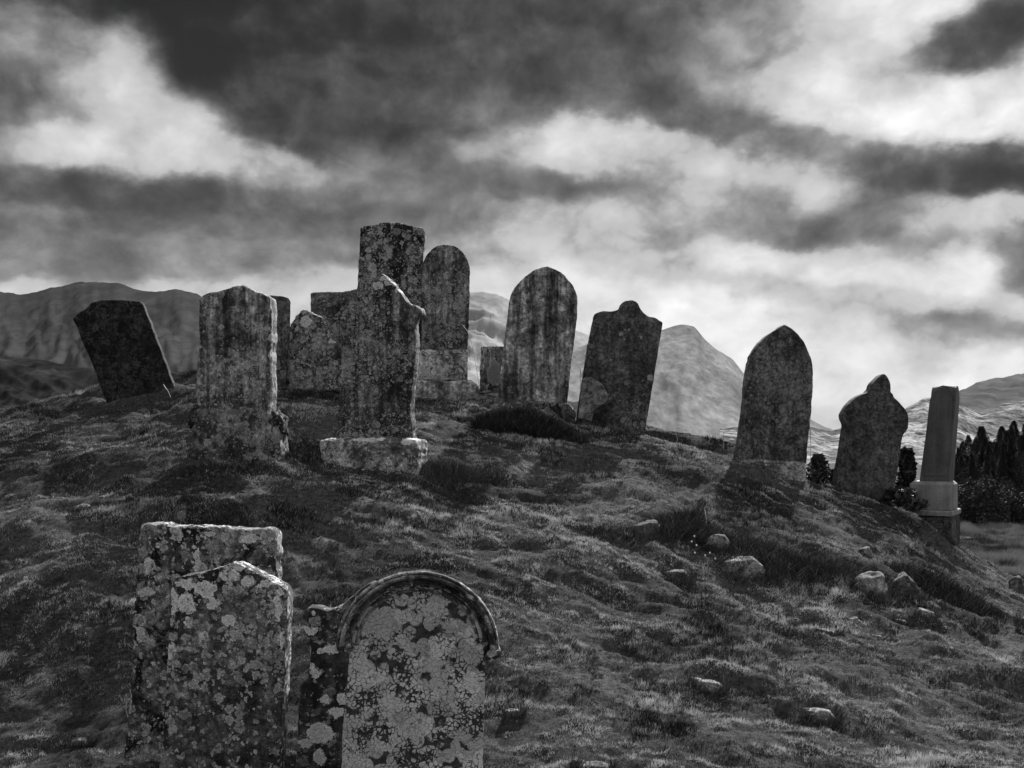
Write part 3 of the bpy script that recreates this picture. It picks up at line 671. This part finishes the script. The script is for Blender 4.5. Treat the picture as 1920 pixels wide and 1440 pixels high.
# 17 hooded arch
def hooded():
    pl = Place(780, 1520, 5.3, 4); rt = pl.root('headstone')
    tag(rt, 'round arched headstone under a moulded stone hood with its face covered in cracked pale lichen', 'gravestone', GR)
    body = crust_mat('map_lichen_stone', 2., crust=.44); hm = stone_mat('hood_stone', .03, .13, .45, .5, 12, 34, .1, .35, 77.)
    cx, cy = 783, 1215
    part('slab', rt, pl, [(657,1212)]+arc(cx, cy, 126, 118, 178, 2, 30)+[(910,1240),(908,1330),(905,1440),(903,1620),(628,1620),(639,1440),(643,1360),(650,1290),(655,1235)], .14, body, seed=26, rough=.0025, bev=.008)
    c0 = pl.loc(cx, cy); rr = pl.loc(cx+1, cy)[0]-c0[0]      # metres per photo pixel on this face
    def sweep(name, profile, a0, a1, mt, n=72, sy=.955):
        bm = bmesh.new(); rings = []
        for i in range(n+1):
            a = R(a0+(a1-a0)*i/n); ring = []
            for k, (r, y) in enumerate(profile):
                jit = (float(fbm(np.array([i*.35+k*.2]), np.array([k*.9]), 3, 9)[0])-.5)*.005
                ring.append(bm.verts.new((c0[0]+(r*rr+jit)*math.cos(a), y+jit, c0[1]+(r*rr+jit)*math.sin(a)*sy)))
            rings.append(ring)
        m = len(profile)
        for i in range(n):
            for k in range(m):
                f = bm.faces.new((rings[i][k], rings[i][(k+1) % m], rings[i+1][(k+1) % m], rings[i+1][k])); f.smooth = False
        bm.faces.new(rings[0]); bm.faces.new(rings[-1]); bmesh.ops.recalc_face_normals(bm, faces=bm.faces)
        me = bpy.data.meshes.new(name); bm.to_mesh(me); bm.free(); return link(name, me, mt, parent=rt)
    # outer weathering slope, two rolls and a hollow
    sweep('hood', [(123,.02),(124,-.012),(127,-.016),(129,-.006),(134,.006),(137,-.02),(138,-.045),(142,-.052),(145,-.045),(146,-.03),(148,-.036),(151,-.030),(153,-.012),(149,.05),(146,.13),(123,.13)], -3, 181, hm)
    sweep('inner_bead', [(111,.005),(112,-.008),(115,-.011),(117,-.007),(118,.005)], 4, 176, hm)
    # label stops at the springing
    part('label_stop', rt, pl, [(914,1222),(941,1219),(942,1228),(930,1236),(915,1246),(908,1240)], .18, hm, y0=-.05, seed=27, rough=.001, bev=.004)
    part('label_stop', rt, pl, [(634,1206),(658,1206),(659,1222),(648,1220),(638,1214)], .18, hm, y0=-.045, seed=28, rough=.001, bev=.004)
hooded()

# ------------------------------------------------------------------ boulders and chips
FR = []
ROCK_M = [stone_mat('field_stone', .04, .12, .36, .45, 12, 32, 0., .2, 81.), stone_mat('white_stone', .07, .22, .5, .4, 12, 32, 0., .08, 85.), stone_mat('dim_stone', .03, .08, .22, .4, 12, 32, 0., .3, 88.)]
def rock(px, py, wpx, hpx, label, mi=0, depth_k=.8, turn=0, d=None):
    d = d or ray_ground(px, py+hpx*.4)
    k = d/F; w = wpx*k; h = hpx*k; x, y, _ = PX(px, py, d); z = (HZ-py)*k
    bm = bmesh.new(); bmesh.ops.create_icosphere(bm, subdivisions=4, radius=1); s = px*.013+py*.007
    c, sn = math.cos(R(turn)), math.sin(R(turn))
    V = np.array([v.co for v in bm.verts])
    n1 = fbm(V[:, 0]*1.1+s+V[:, 1]*.6, V[:, 2]*1.1+V[:, 1]*.9+s, 4, 3, .55)-.5
    n2 = fbm(V[:, 0]*4+s, V[:, 2]*4+V[:, 1]*3, 3, 7)-.5
    for v, a, b in zip(bm.verts, n1, n2):
        q = v.co.copy(); e_ = max(abs(q.x+.25*q.z), abs(q.y), abs(q.z*.9-.3*q.x), abs(q.x*.6+q.y*.6)); q = q/(.45+.55*e_)*.95*(1+.5*float(a)+.22*float(b)); X, Z = q.x*w, q.z*h
        v.co = Vector((X*c-Z*sn, q.y*w*depth_k, X*sn+Z*c))
    for f in bm.faces: f.smooth = True
    me = bpy.data.meshes.new('rock'); bm.to_mesh(me); bm.free()
    if wpx >= 15 and py > 800:
        nb = int(2600*w); th = rng.uniform(np.pi*.95, np.pi*2.05, nb); rr = rng.uniform(.92, 1.35, nb)
        FR.append((x+np.cos(th)*w*rr, y+w*depth_k*.4+np.sin(th)*w*depth_k*rr, (.04+.07*rng.random(nb)), np.full(nb, .005), np.clip(rng.normal(.25, .2, nb), 0, 1)))
    return tag(link('rock', me, ROCK_M[mi], loc=(x, y+w*depth_k*.4, z-h*.33)), label, 'rock', 'stones lying in the grass')
rock(1216, 993, 30, 20, 'grey boulder half sunk in grass, leftmost of the boulders on the right slope', 2)
rock(1346, 1018, 24, 22, 'round boulder just above the widest boulder on the right slope')
rock(1392, 1062, 42, 26, 'widest grey boulder on the right slope with long grass at its foot')
rock(1634, 1098, 32, 32, 'tall pale boulder with a dark pit on the right slope', 1, turn=-10)
rock(1624, 1034, 12, 12, 'small boulder above the tall pitted boulder', 0)
rock(1700, 1100, 26, 34, 'dark boulder right of the pitted boulder', 2, turn=25)
rock(1738, 1150, 18, 9, 'flat pale rock at the right end of the boulder group', 1, turn=-30)
rock(1602, 1163, 11, 7, 'small pale chip just below the pitted boulder', 1)
rock(1690, 1166, 15, 7, 'slanting pale chip between the pitted boulder and flat pale rock', 1, turn=-20)
rock(1645, 1196, 11, 8, 'lowest pale chip below the boulder group', 1, turn=-15)
rock(1552, 1186, 20, 7, 'thin sunken rock left of the lowest pale chip', 0, turn=-15)
rock(1494, 1168, 9, 12, 'small upright grey rock left of the boulder group', 2)
rock(1328, 1284, 32, 13, 'long low pale rock in the grass at lower right centre', 0, turn=-12)
rock(1538, 1340, 30, 14, 'sunken rock near the bottom edge right of the long low rock', 0, turn=-8)
rock(1268, 1076, 26, 9, 'flat grassy rock below the leftmost boulder', 2)
rock(962, 1336, 16, 8, 'small pale rock right of the hooded headstone', 0)
rock(155, 951, 17, 8, 'pale rounded rock alone on the turf at the left', 1)
rock(880, 909, 11, 6, 'small white rock right of the white topped block', 1)
rock(148, 1392, 17, 10, 'dull rock in the bottom left corner', 2)
rock(340, 966, 12, 24, 'upright grey rock sticking up behind the square topped headstone', 0)
rock(1908, 1098, 14, 24, 'dark rounded block at the right edge of the photo', 2)
rock(1925, 1187, 16, 6, 'pale flat rock at the right edge below the dark rounded block', 1)
rock(897, 747, 7, 3, 'white chip on the turf below the round topped headstone', 1, d=12.3)
rock(908, 745, 7, 4, 'larger white chip beside the smaller one near the pointed arch headstone', 1, d=12.3)
rock(912, 734, 9, 2.5, 'thin sloping white splinter in front of the low square stone', 1, d=12.4, turn=12)
rock(1112, 1440, 34, 9, 'dark flat rock cut by the bottom edge near the middle', 2)

a_ = [np.concatenate([f[i] for f in FR]) for i in range(5)]
v_, f_, t_ = blades(a_[0], a_[1], a_[2], a_[3], a_[4], spread=1.0)
tag(link('stone_side_grass', np_mesh('stone_side_grass', v_, f_, t_), attr_mat('edge_grass', .02, .26)), 'short grass growing up round the boulders', 'grass', kind='stuff')
# ------------------------------------------------------------------ long grass tussocks
for a in [
 (985,798,.56,.20,9000,.36,'black shaggy tussock hiding the block of the pointed arch headstone',-4,.06,11.5),
 (1065,815,.30,.18,2600,.2,'shaggy tussock right of the pointed arch headstone block',-10,.12,11.4),
 (850,890,.26,.2,1500,.24,'long grass right of the white topped block',0,.25,None),
 (600,890,.3,.12,1200,.12,'grass fringe at the left foot of the white topped block',0,.12,9.75),
 (430,868,.5,.14,2200,.13,'dark grass round the foot of the scrolled headstone',0,.12,9.6),
 (560,850,.26,.2,1400,.15,'dark tussock between the scrolled headstone and the white topped block',0,.1,None),
 (250,742,.5,.16,1600,.12,'dark grass at the foot of the steeply leaning headstone',0,.1,11.8),
 (355,710,.12,.1,500,.14,'small tuft on the skyline left of the scrolled headstone',0,.1,12.7),
 (590,712,.45,.16,2200,.16,'dark grass under the squat pointed stone',0,.08,11.75),
 (1280,1000,.36,.24,2800,.24,'tall tussock between the boulders on the right slope',-8,.16,None),
 (1450,1055,.5,.26,3200,.24,'wide tussock right of the widest boulder',-8,.16,None),
 (1560,1075,.34,.2,1700,.2,'tussock left of the tall pitted boulder',-10,.18,None),
 (1760,1105,.5,.25,3000,.25,'big shaggy tussock at the right end of the slope',-14,.1,None),
 (1480,1190,.3,.16,700,.11,'dark tussock left of the lowest pale chip',-10,.1,None),
 (1350,1310,.34,.14,700,.09,'dark fringe under the long low pale rock',-10,.1,None),
 (1560,1370,.45,.16,900,.09,'dark fringe under the sunken rock near the bottom edge',-10,.08,None),
 (400,960,.36,.14,1700,.13,'tussock behind the square topped headstone',-8,.1,None),
 (1310,840,.4,.1,1400,.12,'dark tufts on the ridge left of the lancet headstone',-12,.08,None),
 (1460,900,.42,.1,900,.07,'grass fringe at the foot of the lancet headstone',-10,.1,11.35),
 (1620,935,.45,.12,1600,.13,'grass fringe at the foot of the bulb shaped headstone',-14,.08,11.65),
 (1150,800,.42,.12,1500,.11,'grass fringe at the foot of the knob topped leaning headstone',-8,.1,11.7),
 (1745,1003,.42,.16,3000,.24,'grass fringe at the foot of the granite pillar',-14,.1,11.6),
 (830,745,.4,.1,1300,.11,'grass fringe below the round topped headstone',-2,.12,12.35),
 ]:
    tussock(*a)
def stem(P, d):
    pts = [Vector(PX(a, b, d+.03*i)) for i, (a, b) in enumerate(P)]; o0 = pts[0].copy(); V = []; f = []; k = len(pts)
    for i, p in enumerate(pts):
        r = .0035*(1-.6*i/k)*(2.2 if i == k-2 else 1)
        for j in range(3): V.append((p.x-o0.x+math.cos(j*2.09)*r, p.y-o0.y+math.sin(j*2.09)*r, p.z-o0.z))
    for i in range(k-1):
        for j in range(3): f.append((i*3+j, i*3+(j+1) % 3, i*3+3+(j+1) % 3, i*3+3+j))
    tag(link('dry_grass_stem', np_mesh('dry_grass_stem', V, f, np.full(len(V), .8)), attr_mat('dry_stem', .05, .3), loc=o0), 'thin dry grass stem rising from the turf of the mound', 'grass stem', 'thin dry grass stems')
for P, d in [([(899,728),(893,690),(886,650),(877,622),(866,607)], 12.2), ([(905,700),(908,670),(904,650),(900,632)], 12.6), ([(918,690),(920,665),(914,645),(908,636)], 12.6), ([(1089,745),(1088,715),(1088,695),(1087,684)], 11.9),
             ([(1357,845),(1357,830),(1356,820),(1357,812)], 11.6), ([(1520,872),(1520,835),(1519,805),(1517,780)], 11.3), ([(320,745),(316,735),(311,728),(306,720)], 11.2), ([(1325,985),(1324,972),(1322,962),(1321,953)], 9.2), ([(1268,832),(1270,822),(1267,813),(1269,806)], 12.),
             ([(240,1345),(236,1330),(238,1315),(240,1302)], 5.9)]: stem(P, d)
# ivy and bramble beside the right-hand stones
def leafy(px, py, d, w, h, n, label, size=.03, name='ivy_bush', stems=8, cat='ivy'):
    x, y, z = PX(px, py, d); rt = empty(name, (x, y, z))
    tag(rt, label, cat)
    t = rng.random(n); th = rng.uniform(0, 2*np.pi, n); lump = .6+.8*fbm(np.cos(th)*2+t*5, np.sin(th)*2+t*3, 3, int(px))
    r = np.sqrt(rng.random(n))*lump*(1-.55*t**2)
    c = np.stack([np.cos(th)*r*w, np.sin(th)*r*w*.8, t*h], 1)
    dirn = rng.normal(size=(n, 3)); dirn /= np.linalg.norm(dirn, axis=1)[:, None]
    b = np.cross(dirn, rng.normal(size=(n, 3))); b /= np.linalg.norm(b, axis=1)[:, None]
    s = size*(.5+rng.random(n))[:, None]
    v = np.stack([c-dirn*s, c+b*s*.55, c+dirn*s*1.1, c-b*s*.55], 1).reshape(-1, 3)
    f = np.arange(4*n).reshape(n, 4)
    m = attr_mat('ivy_leaves', .012, .10, .45)
    link('foliage', np_mesh('foliage', v, f, np.repeat(rng.random(n)**2, 4)), m, parent=rt)
    bm = bmesh.new()
    for i in range(stems):
        a = random.uniform(0, 6.28); p0 = Vector((math.cos(a)*.006, math.sin(a)*.006, -.1)); p1 = Vector((math.cos(a)*w*.55, math.sin(a)*w*.4, h*random.uniform(.6, .95)))
        for k in range(5):
            q0 = p0.lerp(p1, k/5); q1 = p0.lerp(p1, (k+1)/5); rr = .007*(1-k/7)
            R0 = [bm.verts.new(q0+Vector((math.cos(j*2.09)*rr, math.sin(j*2.09)*rr, 0))) for j in range(3)]
            R1 = [bm.verts.new(q1+Vector((math.cos(j*2.09)*rr*.8, math.sin(j*2.09)*rr*.8, 0))) for j in range(3)]
            for j in range(3): bm.faces.new((R0[j], R0[(j+1) % 3], R1[(j+1) % 3], R1[j]))
    me = bpy.data.meshes.new('stem'); bm.to_mesh(me); bm.free(); link('stem', me, m, parent=rt)
leafy(1700, 945, 12.25, .13, .62, 1500, 'dark ivy climbing between the bulb shaped headstone and granite pillar', .028)
leafy(1690, 955, 11.8, .26, .22, 1300, 'low dark bramble at the right foot of the bulb shaped headstone', .025, 'bramble', cat='bramble')
leafy(1535, 905, 11.9, .13, .30, 1100, 'small dark shrub right of the lancet headstone block', .022, 'shrub', cat='shrub')
leafy(1563, 905, 12.2, .15, .14, 700, 'lower rounded shrub between the lancet and bulb shaped headstones', .022, 'shrub', cat='shrub')
def daisies():
    proto = None
    for i, (px, py) in enumerate([(1302,1005),(1297,1015),(1306,1022),(1303,1036),(1322,1041),(1341,1047),(1331,1036)]):
        d = ray_ground(1310, 1050)-.05; x, y, z = PX(px, py, d)
        if proto is None:
            bm = bmesh.new()
            for k in range(9):
                a = k*math.tau/9; t = Vector((math.cos(a), -.25, math.sin(a)))*.008; s_ = Vector((-math.sin(a), 0, math.cos(a)))*.0028
                bm.faces.new([bm.verts.new(c) for c in (t*.2-s_*.5, t*.75-s_, t, t*.75+s_, t*.2+s_*.5)])
            me = bpy.data.meshes.new('petals'); bm.to_mesh(me); bm.free()
            m, nt, bs = new_mat('petal_white'); set_grey(nt, bs, .8)
            bm = bmesh.new(); rr = .0016
            A = [bm.verts.new((math.cos(j*2.09)*rr, .004+math.sin(j*2.09)*rr, 0)) for j in range(3)]; B_ = [bm.verts.new((math.cos(j*2.09)*rr+.01, .02+math.sin(j*2.09)*rr, -.12)) for j in range(3)]
            for j in range(3): bm.faces.new((A[j], A[(j+1) % 3], B_[(j+1) % 3], B_[j]))
            ms = bpy.data.meshes.new('stalk'); bm.to_mesh(ms); bm.free(); m2_, nt2, bs2 = new_mat('stalk_dark'); set_grey(nt2, bs2, .06); ms.materials.append(m2_)
            proto = (me, ms); me.materials.append(m)
        rt = empty('daisy', (x, y, z)); tag(rt, 'tiny white flower in the tall tussock between the boulders', 'flower', 'white flowers in the tussock')
        link('petals', proto[0], parent=rt); link('stalk', proto[1], parent=rt)
daisies()

# ------------------------------------------------------------------ hills
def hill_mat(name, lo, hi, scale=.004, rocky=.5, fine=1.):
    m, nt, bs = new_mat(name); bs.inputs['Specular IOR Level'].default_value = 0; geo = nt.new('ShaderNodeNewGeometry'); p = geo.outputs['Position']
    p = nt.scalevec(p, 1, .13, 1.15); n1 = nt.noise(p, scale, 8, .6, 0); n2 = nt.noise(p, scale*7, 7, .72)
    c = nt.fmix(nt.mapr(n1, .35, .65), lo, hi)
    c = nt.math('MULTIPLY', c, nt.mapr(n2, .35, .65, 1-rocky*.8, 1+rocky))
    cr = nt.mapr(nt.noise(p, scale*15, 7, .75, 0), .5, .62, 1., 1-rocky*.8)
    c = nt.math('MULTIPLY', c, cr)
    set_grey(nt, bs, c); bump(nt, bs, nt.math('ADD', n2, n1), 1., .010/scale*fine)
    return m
def hills(name, label, D, sky, mat, front, back, base=-12, seed=0, spur=.25, x0=-1500, x1=3400, step=5, rough=.05):
    px = np.arange(x0, x1, step, dtype=float); sk = np.array(sky, float)
    py = np.interp(px, sk[:, 0], sk[:, 1])+ (fbm(px*.035, px*0+seed, 4, seed, .6)-.5)*9
    top = (HZ-py)/F*D; nr = 150
    s = np.linspace(0, 1, nr); rows_d = np.r_[D-front*(1-s), D+back*np.linspace(.06, 1, 14)]
    V = []
    for i, d in enumerate(rows_d):
        if i < nr:
            t = s[i]; sh = t**1.25; amp = (1-t)*t*4
        else:
            t = 1-(d-D)/back; sh = t; amp = 0
        x = (px-960)/F*d; wx = (px-960)/F*D
        n = fbm((wx+.55*(d-D)*(1 if seed % 2 else -1))/(D*.06)+seed, np.full_like(wx, d)/(front*.45)+seed, 5, seed+3, .5)
        rg = 1-np.abs(2*n-1)*2
        z = base+(top-base)*sh*(1+amp*spur*(rg-.45))+amp*rough*(top-base)*(fbm(wx/(D*.012), np.full_like(wx, d)/(front*.16), 4, seed+9, .6)-.5)*2
        lim = (top/D)*d*(1.0) if i < nr else z
        if i < nr-1: z = np.minimum(z, np.maximum(base, lim*.985-.002*D*0))
        V.append(np.stack([x, np.full_like(x, d), z], 1))
    V = np.array(V); ny, nx = V.shape[:2]; idx = np.arange(ny*nx).reshape(ny, nx)
    f = np.stack([idx[:-1, :-1], idx[:-1, 1:], idx[1:, 1:], idx[1:, :-1]], -1).reshape(-1, 4)
    o = link(name, np_mesh(name, V.reshape(-1, 3), f), mat, smooth=True)
    return tag(o, label, 'hills', kind='structure')
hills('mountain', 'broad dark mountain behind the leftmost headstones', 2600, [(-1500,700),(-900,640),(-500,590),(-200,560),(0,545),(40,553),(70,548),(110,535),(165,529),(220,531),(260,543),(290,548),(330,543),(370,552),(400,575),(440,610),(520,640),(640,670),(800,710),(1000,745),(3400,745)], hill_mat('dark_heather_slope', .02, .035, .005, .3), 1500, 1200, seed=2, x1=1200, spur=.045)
hills('mountain', 'pale hazy mountain seen between the arched headstones', 4500, [(-1500,760),(500,740),(640,640),(760,580),(850,552),(893,547),(930,551),(952,560),(975,585),(1010,602),(1060,612),(1085,620),(1110,630),(1200,625),(1300,660),(1420,760),(1500,812),(1600,850),(3400,860)], hill_mat('far_slope_painted_haze', .15, .22, .002, .2), 2500, 1800, seed=5, x0=400, x1=1700, spur=.2)  # part of the distance haze is painted into this slope's pale colour
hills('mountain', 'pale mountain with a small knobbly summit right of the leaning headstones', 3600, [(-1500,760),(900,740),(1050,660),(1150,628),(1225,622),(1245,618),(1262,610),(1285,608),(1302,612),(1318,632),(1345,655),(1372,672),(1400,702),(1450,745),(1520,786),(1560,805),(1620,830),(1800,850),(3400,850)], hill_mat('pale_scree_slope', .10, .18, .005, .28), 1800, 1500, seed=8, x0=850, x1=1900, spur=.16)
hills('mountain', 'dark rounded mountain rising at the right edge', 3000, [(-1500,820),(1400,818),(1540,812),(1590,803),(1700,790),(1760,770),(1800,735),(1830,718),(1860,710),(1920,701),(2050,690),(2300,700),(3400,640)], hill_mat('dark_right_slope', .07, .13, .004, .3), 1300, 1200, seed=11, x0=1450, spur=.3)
hills('hillside', 'pale rocky hillside behind the granite pillar', 600, [(-1500,860),(1300,806),(1490,802),(1525,800),(1560,808),(1600,802),(1660,788),(1700,765),(1730,750),(1745,747),(1775,752),(1805,762),(1840,772),(1865,764),(1890,756),(1920,750),(2000,740),(2200,760),(3400,790)], hill_mat('pale_rocky_slope', .06, .20, .045, .9, .12), 380, 400, seed=14, x0=1350, spur=.2, rough=.05, base=-8.6)
hills('moor', 'low dark moorland in the valley at the far left', 700, [(-1500,640),(-300,655),(0,664),(60,672),(130,685),(190,694),(260,712),(400,730),(700,752),(3400,760)], hill_mat('dark_moor', .006, .024, .02, .5), 320, 400, seed=17, x1=1000, spur=.2)

# ------------------------------------------------------------------ conifers beyond the mound on the right
NEEDLE = attr_mat('conifer_needles', .010, .055, .8); BARK = attr_mat('conifer_bark', .05, .06)
def conifer(seed, h, w):
    rs = np.random.default_rng(seed); rt = empty('conifer', (0, 0, 0))
    n = 9000; t = rs.random(n)**.75; th = rs.uniform(0, 2*np.pi, n)
    whorl = np.sin(t*38+th*2+seed)*.5+.5; lob = .35+1.0*vnoise(th*1.9+seed, t*7., seed)
    r = w*(1-t)**.85*np.sqrt(rs.random(n))*lob*(.72+.4*whorl)+.03
    c = np.stack([np.cos(th)*r, np.sin(th)*r, .25+t*(h-.25)-r*.25], 1)
    out = np.stack([np.cos(th), np.sin(th), .15+.5*t], 1)+rs.normal(0, .35, (n, 3)); out /= np.linalg.norm(out, axis=1)[:, None]
    b = np.cross(out, rs.normal(size=(n, 3))); b /= np.linalg.norm(b, axis=1)[:, None]
    s = (.07+.08*rs.random(n))[:, None]*(1-.45*t)[:, None]
    v = np.stack([c-b*s*.28, c+b*s*.28, c+out*s*1.5], 1).reshape(-1, 3)
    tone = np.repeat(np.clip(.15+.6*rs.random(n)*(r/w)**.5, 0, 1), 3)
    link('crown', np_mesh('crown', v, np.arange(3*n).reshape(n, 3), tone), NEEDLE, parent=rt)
    k = 7; zs = np.linspace(-.3, h*.98, 7); V = []; f = []
    for i, z in enumerate(zs):
        rr = .075*(1-i/6.4)+.006
        for j in range(k): V.append((math.cos(j*math.tau/k)*rr, math.sin(j*math.tau/k)*rr, z))
    for i in range(6):
        for j in range(k): f.append((i*k+j, i*k+(j+1) % k, (i+1)*k+(j+1) % k, (i+1)*k+j))
    link('trunk', np_mesh('trunk', V, f, np.zeros(len(V))), BARK, parent=rt)
    return rt
protos = [conifer(s, h, w) for s, h, w in ((1, 5.2, 2.1), (2, 4.8, 1.8), (3, 5.6, 2.0), (4, 5.0, 2.3), (5, 5.4, 1.7))]
def copy_tree(o):
    c = o.copy(); col.objects.link(c)
    for ch in o.children:
        k = ch.copy(); col.objects.link(k); k.parent = c
    return c
TREES = []
for row, d in enumerate((84, 90, 97, 105, 114)):
    for px in range(1786, 2060, 17):
        TREES.append((px+random.uniform(-9, 9)+row*5, d+random.uniform(-1.5, 1.5), row))
used = [False]*5
for i, (px, d, row) in enumerate(TREES):
    k = random.randrange(5); x = (px-960)/F*d
    if used[k]: o = copy_tree(protos[k])
    else: o = protos[k]; used[k] = True
    z = float(H(np.array([x]), np.array([d]))[0])
    topy = np.interp(px, [1780, 1800, 1840, 1880, 1920, 2000], [832, 818, 806, 796, 790, 780])+random.uniform(-8, 22)+(4-row)*8
    hh = ((HZ-topy)/F*d-z); s = hh/(5.2, 4.8, 5.6, 5.0, 5.4)[k]
    o.location = (x, d, z-.1); o.rotation_euler = (R(random.uniform(-3, 3)), R(random.uniform(-3, 3)), random.uniform(0, 6.28)); o.scale = (s*random.uniform(.7, 1.05),)*2+(s,)
    tag(o, 'dark spiky conifer in the plantation below the mound at the right edge', 'conifer', 'conifers of the plantation at the right')
def bush(px, py, d, w, h, label):
    x = (px-960)/F*d; z = float(H(np.array([x]), np.array([float(d)]))[0])
    rt = empty('bush', (x, d, z)); tag(rt, label, 'bush', 'bushes in front of the plantation'); n = 3000
    cc = rng.normal(0, .42, (14, 3))*np.array([w, w*.7, 0]); cc[:, 2] = rng.uniform(.2, .75, 14)*h; k = rng.integers(0, 14, n)
    q = rng.normal(size=(n, 3)); q /= np.linalg.norm(q, axis=1)[:, None]; c = cc[k]+q*np.array([w*.42, w*.4, h*.3])*(.6+.4*rng.random(n))[:, None]
    c[:, 2] = np.abs(c[:, 2])
    dn = q+rng.normal(0, .5, (n, 3)); b = np.cross(dn, rng.normal(size=(n, 3))); b /= np.linalg.norm(b, axis=1)[:, None]; s = .06+.06*rng.random(n)[:, None]
    v = np.stack([c-b*s, c+dn*s, c+b*s], 1).reshape(-1, 3)
    link('crown', np_mesh('crown', v, np.arange(3*n).reshape(n, 3), np.repeat(.2+.8*rng.random(n), 3)), attr_mat('bush_leaves', .012, .05), parent=rt)
    V = []; f = []
    for a in range(4):
        e = cc[a]*.9
        for j in range(3): V.append((math.cos(j*2.09)*.04, math.sin(j*2.09)*.04, -.2))
        for j in range(3): V.append((e[0]+math.cos(j*2.09)*.015, e[1]+math.sin(j*2.09)*.015, e[2]))
        for j in range(3): f.append((a*6+j, a*6+(j+1) % 3, a*6+3+(j+1) % 3, a*6+3+j))
    link('trunk', np_mesh('trunk', V, f, np.zeros(len(V))), BARK, parent=rt)
bush(1812, 960, 72, 1.3, 3.0, 'rounded bush at the foot of the plantation nearest the granite pillar')
bush(1858, 965, 70, 1.6, 3.1, 'widest rounded bush in the middle of the plantation foot')
bush(1795, 950, 76, 1.3, 2.6, 'dark bush nearest the pillar, behind the first rounded bush')
bush(1882, 950, 78, 1.7, 3.2, 'tallest dark bush, behind and between the two right hand bushes')
bush(1905, 962, 71, 1.4, 2.2, 'low rounded bush at the right edge of the plantation foot')

# ------------------------------------------------------------------ valley haze
def haze():
    bm = bmesh.new(); bmesh.ops.create_cube(bm, size=1)
    me = bpy.data.meshes.new('haze'); bm.to_mesh(me); bm.free()
    m = bpy.data.materials.new('valley_haze'); m.use_nodes = True; nt = NT(m.node_tree); nt.n.clear()
    out = nt.new('ShaderNodeOutputMaterial'); v = nt.new('ShaderNodeVolumePrincipled')
    v.inputs['Color'].default_value = (.9, .9, .9, 1); v.inputs['Density'].default_value = HAZE; v.inputs['Anisotropy'].default_value = 0
    nt.l.new(v.outputs[0], out.inputs['Volume'])
    o = link('haze', me, m); o.scale = (17600, 17600, 760); o.location = (0, 0, 325)
    tag(o, 'thin grey haze filling the valley air', 'haze', kind='stuff')
HAZE = .00001
haze()
